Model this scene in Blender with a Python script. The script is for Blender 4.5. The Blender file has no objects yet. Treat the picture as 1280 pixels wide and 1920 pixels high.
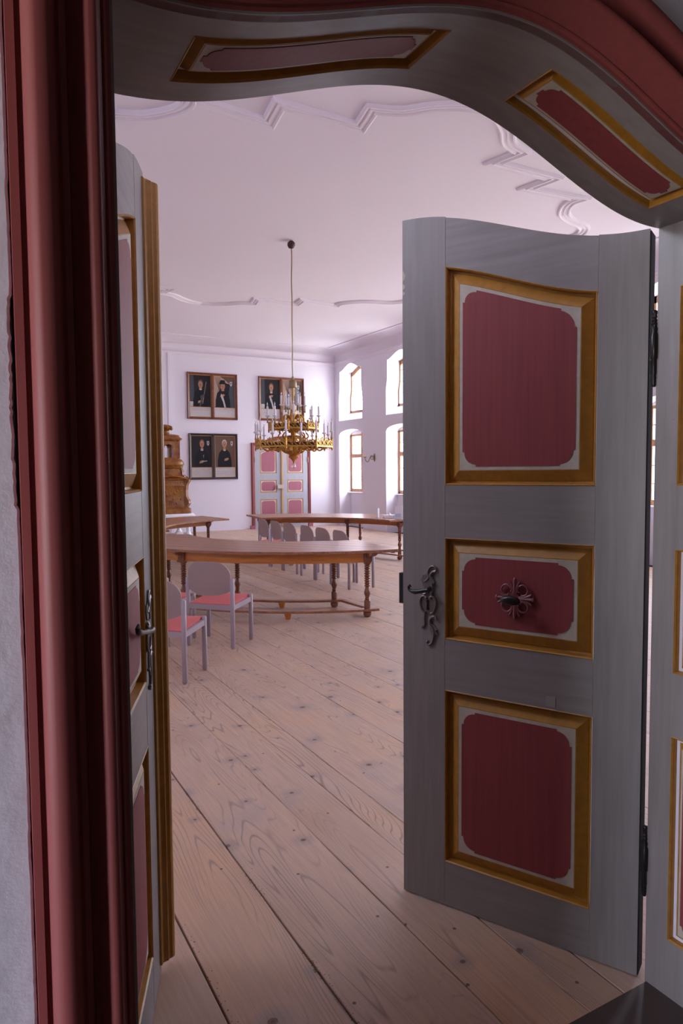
import bpy, math, random
from math import sin, cos, pi, radians, sqrt, atan2, hypot
from mathutils import Matrix, Vector

random.seed(4)
SC = bpy.context.scene
COL = SC.collection

# ------------------------------------------------------------------ camera
YAW, PITCH, ROLL = radians(29.11), radians(3.41), radians(.433)
cf = Vector((sin(YAW)*cos(PITCH), cos(YAW)*cos(PITCH), -sin(PITCH)))
cr = Vector((cos(YAW), -sin(YAW), 0))
cd = cf.cross(cr)
cr2 = cos(ROLL)*cr + sin(ROLL)*cd
cd2 = -sin(ROLL)*cr + cos(ROLL)*cd
cam = bpy.data.cameras.new('camera')
cam.sensor_fit = 'VERTICAL'; cam.sensor_height = 36.0
cam.lens = 1307.0/1920.0*36.0
cam.clip_start = .05; cam.clip_end = 200
camo = bpy.data.objects.new('camera', cam)
COL.objects.link(camo)
M3 = Matrix((cr2, -cd2, -cf)).transposed()
camo.matrix_world = Matrix.Translation((0, 0, 1.67)) @ M3.to_4x4()
SC.camera = camo

# ------------------------------------------------------------------ sky and exposure
w = bpy.data.worlds.new('world'); SC.world = w; w.use_nodes = True
nt = w.node_tree; nt.nodes.clear()
wo = nt.nodes.new('ShaderNodeOutputWorld'); bg = nt.nodes.new('ShaderNodeBackground')
tc = nt.nodes.new('ShaderNodeTexCoord'); sx = nt.nodes.new('ShaderNodeSeparateXYZ')
mr = nt.nodes.new('ShaderNodeMapRange'); mx = nt.nodes.new('ShaderNodeMix'); mx.data_type = 'RGBA'
mr.inputs[1].default_value = -.15; mr.inputs[2].default_value = .15
nt.links.new(tc.outputs['Generated'], sx.inputs[0]); nt.links.new(sx.outputs[2], mr.inputs[0])
nt.links.new(mr.outputs[0], mx.inputs[0])
mx.inputs[6].default_value = (.62, .60, .56, 1)      # bright ground far below the horizon
mx.inputs[7].default_value = (.76, .83, 1.0, 1)      # hazy daylight sky
nt.links.new(mx.outputs[2], bg.inputs[0]); nt.links.new(bg.outputs[0], wo.inputs[0])
bg.inputs[1].default_value = 20.0
SC.view_settings.view_transform = 'Standard'
SC.view_settings.look = 'None'
SC.view_settings.gamma = 1
SC.view_settings.use_curve_mapping = False
SC.view_settings.exposure = 0.55
cy = SC.cycles
cy.max_bounces = 12; cy.diffuse_bounces = 8; cy.glossy_bounces = 4; cy.transparent_max_bounces = 12
cy.sample_clamp_indirect = 8
cy.use_denoising = True

def portal(loc, rot, sx_, sy_):
    l = bpy.data.lights.new('window_portal', 'AREA'); l.shape = 'RECTANGLE'; l.size = sx_; l.size_y = sy_
    l.cycles.is_portal = True
    o = bpy.data.objects.new('window_portal', l); o.location = loc; o.rotation_euler = rot
    COL.objects.link(o)

# ------------------------------------------------------------------ materials
def mat(name, col, rough=.6, metal=0, build=None, bump=None, spec=None, alpha=None):
    m = bpy.data.materials.new(name); m.use_nodes = True
    t = m.node_tree; b = t.nodes['Principled BSDF']
    b.inputs['Base Color'].default_value = (*col, 1)
    b.inputs['Roughness'].default_value = rough; b.inputs['Metallic'].default_value = metal
    if spec is not None: b.inputs['Specular IOR Level'].default_value = spec
    if build: build(t, b)
    return m

def tnode(t, kind, **kw):
    n = t.nodes.new(kind)
    for k, v in kw.items():
        if k.startswith('_'): n.inputs[k[1:].replace('_', ' ')].default_value = v
        else: setattr(n, k, v)
    return n

def coords(t, scale, rnd=False, rot=(0, 0, 0)):
    tcn = tnode(t, 'ShaderNodeTexCoord'); mp = tnode(t, 'ShaderNodeMapping')
    mp.inputs['Scale'].default_value = scale; mp.inputs['Rotation'].default_value = rot
    t.links.new(tcn.outputs['Object'], mp.inputs[0])
    if rnd:
        oi = tnode(t, 'ShaderNodeObjectInfo'); m = tnode(t, 'ShaderNodeMath', operation='MULTIPLY')
        m.inputs[1].default_value = 57.0; t.links.new(oi.outputs['Random'], m.inputs[0])
        cb = tnode(t, 'ShaderNodeCombineXYZ')
        for i in range(3): t.links.new(m.outputs[0], cb.inputs[i])
        t.links.new(cb.outputs[0], mp.inputs['Location'])
    return mp.outputs[0]

def ramp(t, fac, stops):
    r = tnode(t, 'ShaderNodeValToRGB'); e = r.color_ramp.elements
    e[0].position, e[0].color = stops[0][0], (*stops[0][1], 1)
    e[1].position, e[1].color = stops[-1][0], (*stops[-1][1], 1)
    for p, c in stops[1:-1]:
        k = e.new(p); k.color = (*c, 1)
    t.links.new(fac, r.inputs[0]); return r.outputs[0]

def mixc(t, fac, a, b, mode='MIX'):
    n = tnode(t, 'ShaderNodeMix', data_type='RGBA', blend_type=mode)
    for s, v in ((0, fac), (6, a), (7, b)):
        if isinstance(v, (int, float)): n.inputs[s].default_value = v
        elif isinstance(v, tuple): n.inputs[s].default_value = (*v, 1)
        else: t.links.new(v, n.inputs[s])
    return n.outputs[2]

def noise(t, vec, scale=1., detail=4, rough=.55):
    n = tnode(t, 'ShaderNodeTexNoise'); n.inputs['Scale'].default_value = scale
    n.inputs['Detail'].default_value = detail; n.inputs['Roughness'].default_value = rough
    t.links.new(vec, n.inputs['Vector']); return n.outputs['Fac']

def bump(t, b, h, strength=.2, dist=.01):
    n = tnode(t, 'ShaderNodeBump'); n.inputs['Strength'].default_value = strength; n.inputs['Distance'].default_value = dist
    t.links.new(h, n.inputs['Height']); t.links.new(n.outputs[0], b.inputs['Normal'])

def math_(t, op, a, b_):
    n = tnode(t, 'ShaderNodeMath', operation=op)
    for i, v in enumerate((a, b_)):
        if isinstance(v, (int, float)): n.inputs[i].default_value = v
        else: t.links.new(v, n.inputs[i])
    return n.outputs[0]

def paint(col, dark=.75, grain=(6, 6, .6), worn=None, bs=.12):
    """brushed paint: long strokes along local z (or x) with a little wear"""
    def f(t, b):
        v = coords(t, grain); n = noise(t, v, 6, 5)
        c = ramp(t, n, [(.3, tuple(x*dark for x in col)), (.7, tuple(min(1, x*1.1) for x in col))])
        n2 = noise(t, coords(t, (2, 2, 2)), 1.6, 3)
        c = mixc(t, ramp(t, n2, [(.35, (0, 0, 0)), (.75, (.35, .35, .35))]), c, tuple(x*.82 for x in col))
        if worn:
            n3 = noise(t, coords(t, (9, 9, 9)), 3.2, 6, .7)
            c = mixc(t, ramp(t, n3, [(.70, (0, 0, 0)), (.76, (1, 1, 1))]), c, worn)
        t.links.new(c, b.inputs['Base Color']); bump(t, b, n, bs, .004)
    return f

def plaster(col, sc=1.0, st=.25, d=.01):
    def f(t, b):
        v = coords(t, (1, 1, 1)); n = noise(t, v, 3*sc, 6, .6); n2 = noise(t, v, .35, 2)
        c = ramp(t, n2, [(.3, tuple(x*.96 for x in col)), (.7, col)])
        t.links.new(c, b.inputs['Base Color']); bump(t, b, n, st, d)
    return f

def plank_mat(t, b):
    v = coords(t, (1, 1, 1), rnd=True)
    # flame figure: strongly stretched along y
    mp = tnode(t, 'ShaderNodeMapping'); mp.inputs['Scale'].default_value = (3.4, .30, 1)
    t.links.new(v, mp.inputs[0])
    n1 = noise(t, mp.outputs[0], 1.2, 2, .38)
    wv = math_(t, 'FRACT', math_(t, 'MULTIPLY', n1, 46.0), 0)
    tri = math_(t, 'ABSOLUTE', math_(t, 'SUBTRACT', wv, .5), 0)
    lines = ramp(t, tri, [(0, (1, 1, 1)), (.13, (0, 0, 0))])
    mp2 = tnode(t, 'ShaderNodeMapping'); mp2.inputs['Scale'].default_value = (60, 2.2, 1)
    t.links.new(v, mp2.inputs[0]); fine = noise(t, mp2.outputs[0], 1.5, 4, .6)
    base = ramp(t, noise(t, v, .9, 3), [(.3, (.46, .295, .205)), (.5, (.52, .36, .27)), (.68, (.57, .35, .215))])
    c = mixc(t, ramp(t, fine, [(.35, (0, 0, 0)), (.75, (.5, .5, .5))]), base, (.36, .27, .23))
    lm = math_(t, 'MULTIPLY', lines, ramp(t, noise(t, mp.outputs[0], 2.1, 4), [(.40, (.04, .04, .04)), (.60, (.75, .75, .75))]))
    c = mixc(t, lm, c, (.17, .125, .115))
    # grey weathered patches
    c = mixc(t, ramp(t, noise(t, v, 2.3, 4), [(.56, (0, 0, 0)), (.72, (.4, .4, .4))]), c, (.35, .285, .275))
    # knots
    mp3 = tnode(t, 'ShaderNodeMapping'); mp3.inputs['Scale'].default_value = (2.6, 3.0, 1)
    t.links.new(v, mp3.inputs[0])
    vo = tnode(t, 'ShaderNodeTexVoronoi', voronoi_dimensions='2D'); vo.inputs['Scale'].default_value = 1.0
    t.links.new(mp3.outputs[0], vo.inputs['Vector'])
    sp = tnode(t, 'ShaderNodeSeparateColor'); t.links.new(vo.outputs['Color'], sp.inputs[0])
    size = math_(t, 'MULTIPLY_ADD', sp.outputs[0], .04)
    size.node.inputs[2].default_value = .020
    k = math_(t, 'DIVIDE', vo.outputs['Distance'], size)
    km = ramp(t, k, [(.0, (1, 1, 1)), (.75, (.95, .95, .95)), (1.0, (.0, .0, .0))])
    halo = ramp(t, k, [(.8, (.55, .55, .55)), (1.0, (.5, .5, .5))])
    halo2 = ramp(t, math_(t, 'DIVIDE', k, 5.0), [(.15, (.6, .6, .6)), (1., (0, 0, 0))])
    on = math_(t, 'GREATER_THAN', sp.outputs[1], .3)
    c = mixc(t, math_(t, 'MULTIPLY', halo2, on), c, (.27, .22, .22))
    kc = ramp(t, k, [(.3, (.12, .06, .04)), (.6, (.20, .11, .07)), (.9, (.07, .04, .03))])
    c = mixc(t, math_(t, 'MULTIPLY', km, on), c, kc)
    # dark specks
    vo2 = tnode(t, 'ShaderNodeTexVoronoi', voronoi_dimensions='2D'); vo2.inputs['Scale'].default_value = 7.0
    t.links.new(v, vo2.inputs['Vector'])
    sp2 = tnode(t, 'ShaderNodeSeparateColor'); t.links.new(vo2.outputs['Color'], sp2.inputs[0])
    dk = math_(t, 'MULTIPLY', math_(t, 'LESS_THAN', vo2.outputs['Distance'], .045), math_(t, 'GREATER_THAN', sp2.outputs[0], .88))
    c = mixc(t, dk, c, (.12, .08, .07))
    t.links.new(c, b.inputs['Base Color'])
    rr = ramp(t, fine, [(.3, (.42, .42, .42)), (.7, (.62, .62, .62))]); t.links.new(rr, b.inputs['Roughness'])
    bump(t, b, math_(t, 'SUBTRACT', fine, math_(t, 'MULTIPLY', lm, .8)), .25, .003)

def wood(c1, c2, c3, scale=(3, 30, 30), rough=.4):
    def f(t, b):
        v = coords(t, scale, rnd=True)
        n = noise(t, v, 1.0, 5, .6)
        c = ramp(t, n, [(.28, c1), (.5, c2), (.72, c3)])
        t.links.new(c, b.inputs['Base Color']); bump(t, b, n, .15, .002)
    return f

def glaze(t, b):
    v = coords(t, (1, 1, 1)); n = noise(t, v, 3.0, 5, .65); n2 = noise(t, v, 22, 4, .6)
    c = ramp(t, n, [(.3, (.10, .025, .006)), (.46, (.22, .072, .014)), (.6, (.30, .125, .022)), (.72, (.17, .14, .055))])
    c = mixc(t, ramp(t, n2, [(.5, (0, 0, 0)), (.8, (.6, .6, .6))]), c, (.13, .035, .012))
    t.links.new(c, b.inputs['Base Color']); bump(t, b, n2, .55, .02)

M = {}
M['wall'] = mat('white_wall_plaster', (.76, .735, .81), .85, build=plaster((.76, .735, .81), 1, .12, .006))
M['ceiling'] = mat('white_ceiling_plaster', (.76, .715, .785), .85, build=plaster((.76, .715, .785), .6, .10, .006))
M['stucco'] = mat('white_stucco', (.76, .715, .785), .7)
M['near_wall'] = mat('old_lime_plaster', (.80, .76, .86), .9, build=plaster((.80, .76, .86), 5, .5, .008))
M['dim'] = mat('low_bounce_brown', (.16, .13, .12), .9)  # unseen corridor walls and ceiling, darkened to cut light bounced onto the leaf
M['dark'] = mat('dark_gap_and_shade', (.012, .009, .008), .95)
M['grey'] = mat('grey_door_paint', (.262, .232, .228), .45, build=paint((.262, .232, .228), .84, (7, 7, .5), (.13, .11, .11)))
M['greyh'] = mat('grey_rail_paint', (.262, .232, .228), .45, build=paint((.262, .232, .228), .84, (.5, 7, 7), (.13, .11, .11)))
M['gold'] = mat('ochre_moulding_paint', (.42, .19, .025), .42, build=paint((.42, .19, .025), .8, (6, 6, 6)))
M['cream'] = mat('cream_paint', (.50, .44, .37), .6, build=paint((.50, .44, .37), .85, (5, 5, 5)))
M['red'] = mat('burgundy_panel_paint', (.26, .048, .052), .6, spec=.35, build=paint((.26, .048, .052), .86, (10, 10, .4), (.16, .035, .04)))
M['trim'] = mat('burgundy_frame_paint', (.27, .06, .058), .55, build=paint((.27, .06, .058), .9, (10, 10, .3), None, .08))
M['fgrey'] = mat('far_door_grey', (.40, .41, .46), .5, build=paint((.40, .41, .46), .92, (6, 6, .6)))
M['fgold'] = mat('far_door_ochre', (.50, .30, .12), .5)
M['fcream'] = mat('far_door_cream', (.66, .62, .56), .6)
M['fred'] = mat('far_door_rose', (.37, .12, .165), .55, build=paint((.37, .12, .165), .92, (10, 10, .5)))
M['plank'] = mat('scrubbed_floor_planks', (.5, .4, .35), .5, build=plank_mat)
M['stone'] = mat('dark_stone', (.075, .05, .043), .5, build=plaster((.075, .05, .043), 2, .3, .006))
M['ttop'] = mat('table_top_wood', (.33, .16, .09), .30, spec=.4, build=wood((.18, .07, .036), (.30, .13, .068), (.39, .19, .108), (3, 40, 40)))
M['tapron'] = mat('table_apron_wood', (.5, .2, .05), .35, build=wood((.38, .125, .018), (.50, .175, .028), (.57, .23, .045), (4, 4, 30)))
M['tleg'] = mat('table_leg_wood', (.2, .08, .04), .32, build=wood((.10, .035, .022), (.20, .075, .04), (.30, .12, .06), (10, 10, 3)))
M['chair'] = mat('taupe_chair_paint', (.36, .295, .33), .45)
M['back'] = mat('taupe_plywood', (.35, .255, .25), .6, build=plaster((.35, .255, .25), 20, .05, .001))
M['seat'] = mat('coral_seat_fabric', (.62, .15, .145), .9, build=plaster((.62, .15, .145), 60, .2, .001))
M['iron'] = mat('black_iron', (.022, .017, .018), .32, .3)
M['escut'] = mat('old_tinned_iron', (.19, .16, .155), .38, .4, build=plaster((.19, .16, .155), 30, .5, .002))
M['rosette'] = mat('burgundy_cast_iron', (.22, .05, .06), .4)
M['brass'] = mat('gilt_brass', (.52, .27, .055), .3, .75)
M['brassd'] = mat('dull_brass', (.30, .22, .12), .45, .7)
M['dkred'] = mat('dark_red_band', (.05, .015, .02), .5)
M['candle'] = mat('white_candle', (.78, .76, .82), .4)
M['cream_c'] = mat('ivory_candle', (.85, .62, .45), .4)
M['glaze'] = mat('brown_glazed_tile', (.4, .15, .03), .08, build=glaze)
M['white'] = mat('white_lacquer', (.82, .80, .85), .4)
M['wframe'] = mat('window_oak', (.36, .17, .07), .5, build=wood((.25, .11, .045), (.36, .17, .07), (.46, .24, .12), (20, 20, 3)))
M['frame1'] = mat('red_brown_frame', (.13, .035, .015), .35, build=wood((.07, .018, .01), (.14, .04, .018), (.22, .07, .03), (20, 20, 20)))
M['frame2'] = mat('black_frame', (.02, .02, .026), .4)
M['giltline'] = mat('gilt_fillet', (.42, .20, .06), .4, .3)
def acrylic(t, b):
    b.inputs['Alpha'].default_value = .45
M['acrylic'] = mat('clear_acrylic', (.85, .83, .9), .1, build=acrylic)
M['paper'] = mat('white_paper', (.8, .78, .84), .7)
M['bluepaper'] = mat('pale_blue_card', (.55, .66, .86), .6)
def glass(name, tint, g=.08):
    m = bpy.data.materials.new(name); m.use_nodes = True; t = m.node_tree; t.nodes.clear()
    o = tnode(t, 'ShaderNodeOutputMaterial'); mi = tnode(t, 'ShaderNodeMixShader')
    tr = tnode(t, 'ShaderNodeBsdfTransparent'); gl = tnode(t, 'ShaderNodeBsdfGlossy')
    tr.inputs[0].default_value = (*tint, 1); gl.inputs['Roughness'].default_value = .05
    mi.inputs[0].default_value = g
    t.links.new(tr.outputs[0], mi.inputs[1]); t.links.new(gl.outputs[0], mi.inputs[2]); t.links.new(mi.outputs[0], o.inputs[0])
    return m
M['glass'] = glass('window_glass', (.96, .97, .97))
M['bulb'] = glass('clear_bulb_glass', (.9, .88, .86), .3)

# ------------------------------------------------------------------ mesh helpers
class MB:
    def __init__(s): s.v = []; s.f = []; s.m = []; s.mi = 0
    def add(s, vs, fs, T=None):
        o = len(s.v)
        s.v += [tuple(T @ Vector(p)) if T is not None else tuple(p) for p in vs]
        s.f += [tuple(i+o for i in f) for f in fs]; s.m += [s.mi]*len(fs)
    def box(s, x0, x1, y0, y1, z0, z1, T=None):
        s.add([(x0, y0, z0), (x1, y0, z0), (x1, y1, z0), (x0, y1, z0), (x0, y0, z1), (x1, y0, z1), (x1, y1, z1), (x0, y1, z1)],
              [(0, 3, 2, 1), (4, 5, 6, 7), (0, 1, 5, 4), (1, 2, 6, 5), (2, 3, 7, 6), (3, 0, 4, 7)], T)
    def cbox(s, x0, x1, y0, y1, z0, z1, c, T=None):
        """box with the four vertical edges and the top and bottom edges chamfered"""
        xs = [(x0+c, y0), (x1-c, y0), (x1, y0+c), (x1, y1-c), (x1-c, y1), (x0+c, y1), (x0, y1-c), (x0, y0+c)]
        cx, cy_ = (x0+x1)/2, (y0+y1)/2
        def sh(k): return [(cx+(x-cx)*(1-2*k/(x1-x0)), cy_+(y-cy_)*(1-2*k/(y1-y0))) for x, y in xs]
        rings = [[(x, y, z) for x, y in r] for r, z in ((sh(c), z0), (xs, z0+c), (xs, z1-c), (sh(c), z1))]
        s.loft(rings, True, True, T)
    def loft(s, rings, closed=True, caps=True, T=None):
        n = len(rings[0]); vs = [p for r in rings for p in r]; fs = []
        for i in range(len(rings)-1):
            for j in range(n if closed else n-1):
                a = i*n+j; b_ = i*n+(j+1) % n
                fs.append((a, b_, b_+n, a+n))
        if caps and closed:
            fs.append(tuple(range(n))[::-1]); fs.append(tuple((len(rings)-1)*n+k for k in range(n)))
        s.add(vs, fs, T)
    def lathe(s, prof, n=16, T=None, caps=True):
        s.loft([[(r*cos(2*pi*k/n), r*sin(2*pi*k/n), z) for k in range(n)] for r, z in prof], True, caps, T)
    def prism(s, poly, d0, d1, mp=lambda a, b, d: (a, b, d), T=None):
        s.loft([[mp(a, b, d0) for a, b in poly], [mp(a, b, d1) for a, b in poly]], True, True, T)
    def tube(s, pts, r, n=8, T=None):
        pts = [Vector(p) for p in pts]; rings = []
        up = Vector((0, 0, 1)); prev = None
        for i, p in enumerate(pts):
            d = (pts[min(i+1, len(pts)-1)]-pts[max(i-1, 0)]).normalized()
            if prev is None:
                a = up if abs(d.dot(up)) < .9 else Vector((1, 0, 0))
                x = d.cross(a).normalized()
            else:
                x = (prev-d*prev.dot(d)).normalized()
            prev = x; y = d.cross(x)
            rr = r[i] if isinstance(r, (list, tuple)) else r
            rings.append([tuple(p+x*rr*cos(2*pi*k/n)+y*rr*sin(2*pi*k/n)) for k in range(n)])
        s.loft(rings, True, True, T)
    def strip(s, us, lo, hi, d0, d1, mp):
        """slab between v=lo(u) and v=hi(u), thickness d0..d1"""
        r = []
        for u in us:
            a, b_ = lo(u), hi(u)
            r.append([mp(u, a, d0), mp(u, b_, d0), mp(u, b_, d1), mp(u, a, d1)])
        s.loft(r, True, True)
    def build(s, name, m=None, parent=None, smooth=False, **props):
        me = bpy.data.meshes.new(name); me.from_pydata(s.v, [], s.f)
        ms = m if isinstance(m, (list, tuple)) else [m]
        for k in ms: me.materials.append(k if not isinstance(k, str) else M[k])
        if len(ms) > 1: me.polygons.foreach_set('material_index', s.m)
        if smooth:
            me.polygons.foreach_set('use_smooth', [True]*len(me.polygons))
            me.set_sharp_from_angle(angle=radians(smooth if smooth is not True else 40))
        me.validate(); me.update()
        import bmesh
        bm = bmesh.new(); bm.from_mesh(me); bmesh.ops.recalc_face_normals(bm, faces=bm.faces); bm.to_mesh(me); bm.free()
        o = bpy.data.objects.new(name, me); COL.objects.link(o)
        if parent is not None: o.parent = parent
        for k, v in props.items(): o[k] = v
        return o

def thing(name, label, cat, loc=(0, 0, 0), rz=0, group=None, kind=None):
    o = bpy.data.objects.new(name, None); o.empty_display_size = .1
    COL.objects.link(o); o.location = loc; o.rotation_euler = (0, 0, rz)
    o['label'] = label; o['category'] = cat
    if group: o['group'] = group
    if kind: o['kind'] = kind
    return o
def struct(o, label=None, cat=None):
    o['kind'] = 'structure'
    if label: o['label'] = label
    if cat: o['category'] = cat
    return o
def tag(o, label, cat, group=None):
    o['label'] = label; o['category'] = cat
    if group: o['group'] = group
    return o
def dup(root, loc, rz, label):
    r = root.copy(); COL.objects.link(r); r.location = loc; r.rotation_euler = (0, 0, rz); r['label'] = label
    for ch in list(root.children):
        c = ch.copy(); COL.objects.link(c); c.parent = r
        for g in ch.children:
            d = g.copy(); COL.objects.link(d); d.parent = c
    return r
def T3(loc=(0, 0, 0), rz=0, rx=0, ry=0):
    return Matrix.Translation(loc) @ Matrix.Rotation(rz, 4, 'Z') @ Matrix.Rotation(ry, 4, 'Y') @ Matrix.Rotation(rx, 4, 'X')

def offs(path, closed=False):
    """mitred left normals of a 2-D path"""
    n = len(path); out = []
    for i in range(n):
        def seg(a, b):
            d = (path[b][0]-path[a][0], path[b][1]-path[a][1]); l = hypot(*d) or 1
            return (-d[1]/l, d[0]/l)
        if closed: a, b = seg((i-1) % n, i), seg(i, (i+1) % n)
        else:
            a = seg(max(i-1, 0), max(i, 1)); b = seg(min(i, n-2), min(i+1, n-1))
        k = max(.2, 1+a[0]*b[0]+a[1]*b[1])
        out.append(((a[0]+b[0])/k, (a[1]+b[1])/k))
    return out
def sweep(mb, path, prof, mp, closed=False, pclosed=False, caps=True):
    N = offs(path, closed)
    rings = [[mp((p[0]+q[0]*w_, p[1]+q[1]*w_), h) for w_, h in prof] for p, q in zip(path, N)]
    if closed: rings.append(rings[0])
    mb.loft(rings, pclosed, caps and pclosed)

# ================================================================== room shell
XL, XR, YN, YF = -.67, 10.27, 1.431, 18.8      # hall: left, window wall, door wall, far wall
ZC = 5.29                                      # ceiling
UC = 1.076; JL, JR = .235, 1.917               # doorway centre and jambs
YD = 1.13                                      # corridor face of the door wall
def arch(x):
    u = abs(x-UC); return 2.497+.095*cos(pi*min(u, .8)/.8)

# --- floor: every plank its own object
SEAMS = [-.67, -.33, .02, .35, .674, 1.007, 1.395, 1.655, 1.812, 2.353, 2.62, 2.93, 3.32, 3.77, 4.12, 4.47, 4.86, 5.25,
         5.58, 5.95, 6.31, 6.70, 7.04, 7.42, 7.80, 8.15, 8.52, 8.90, 9.25, 9.62, 9.95, 10.27]
fb = MB(); fb.box(XL-.3, XR+.5, YN-.005, YF+.1, -.12, -.034)
floor = struct(fb.build('floor', 'dark'), 'wide scrubbed softwood plank floor of the hall', 'floor')
for i in range(len(SEAMS)-1):
    a, b_ = SEAMS[i], SEAMS[i+1]
    g = .0032 if a in (1.007, .674) or b_ in (1.007, .674) else (.0016 if i % 3 else .0008)
    cuts = [YN-.006]
    y = YN + random.uniform(4.5, 8.5)
    while y < YF-2: cuts.append(y); y += random.uniform(4.5, 7)
    cuts.append(YF+.02)
    for j in range(len(cuts)-1):
        mb = MB(); y0, y1 = cuts[j], cuts[j+1]-.003
        n = 26 if y0 < 6 and a < 3 else 6
        dz = random.uniform(-.0012, .0006); c = .0022
        rings = []
        for k in range(n+1):
            yy = y0+(y1-y0)*k/n
            ja = random.uniform(-.002, .002)*(1 if n > 6 else 0); jb = random.uniform(-.002, .002)*(1 if n > 6 else 0)
            x0, x1 = a+g+ja, b_-g+jb
            rings.append([(x0, yy, -.033), (x1, yy, -.033), (x1, yy, -c+dz), (x1-c, yy, dz), (x0+c, yy, dz), (x0, yy, -c+dz)])
        mb.loft(rings)
        mb.build('plank', 'plank', floor)

# brown crumbs worked out of the open joints near the door
mb = MB(); rr = random.Random(9)
for x0, n, ys in ((1.007, 230, (1.75, 2.0, 2.05, 2.55, 2.6, 3.3)), (.674, 50, (1.9, 2.1, 2.4))):
    for k in range(n):
        y = rr.choice(ys)+rr.gauss(0, .07); x = x0+abs(rr.gauss(0, .014))*rr.choice((1, 1, -.4)); q = rr.uniform(.0012, .0035); a = rr.random()*3
        mb.add([(x+q*cos(a), y+q*sin(a), .0), (x+q*cos(a+2.1), y+q*sin(a+2.1), .0), (x+q*cos(a+4.2), y+q*sin(a+4.2), .0), (x, y, q*.6)], [(0, 1, 3), (1, 2, 3), (2, 0, 3), (0, 2, 1)])
o = mb.build('wood_crumbs', mat('brown_crumb', (.20, .085, .035), .9), floor); o['kind'] = 'stuff'
# window bays on the right wall
BAYS = [17.87, 15.255, 12.64, 10.025, 7.41, 4.795]
NW = .685; NX = XR+.40; OX = XR+.80
def lowtop(y, c): u = abs(y-c)/NW; return 2.72+.16*sqrt(max(0, 1-u*u))**1.0
def uptop(y, c):
    u = abs(y-c)/NW; return 4.615+.09*(1+cos(pi*min(1, u/.95)))
def upside(z):                                  # upper recess narrows above the waist
    t = min(1, max(0, (z-3.78)/.35)); t = t*t*(3-2*t)
    return NW-.06*t
def samples(a, b, n): return [a+(b-a)*k/n for k in range(n+1)]
mb = MB()
mpW = lambda y, z, d: (XR+d, y, z)
edges = sorted([YN-.3] + [c-NW for c in BAYS] + [c+NW for c in BAYS] + [YF+.3])
for k in range(0, len(edges), 2):
    mb.box(XR, OX, edges[k], edges[k+1], -.03, 5.4)
for c in BAYS:
    us = samples(c-NW, c+NW, 24)
    mb.strip(us, lambda y: lowtop(y, c), lambda y: 3.155, 0, .80, mpW)
    mb.strip(us, lambda y: uptop(y, c), lambda y: 5.4, 0, .80, mpW)
    mb.loft([[(XR+.0, y, 3.15), (NX, y, 3.40), (OX, y, 3.40), (OX, y, 3.10), (XR+.001, y, 3.10)] for y in (c-NW, c+NW)], True, True)
    mb.box(NX-.03, OX, c-NW, c+NW, -.03, 1.0); mb.box(NX-.002, OX, c-NW, c+NW, 2.755, 2.95)
    # narrowing cheeks of the upper recess
    for s_ in (-1, 1):
        rows = []
        for z in samples(3.80, 4.80, 18):
            rows.append([(XR+.0005, c+s_*upside(z), z), (OX, c+s_*upside(z), z), (OX, c+s_*(NW+.04), z), (XR+.0005, c+s_*(NW+.04), z)])
        mb.loft(rows)
struct(mb.build('wall_right', 'wall', None, 50), 'tall white plastered wall pierced by two rows of deep windows', 'wall')

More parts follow.
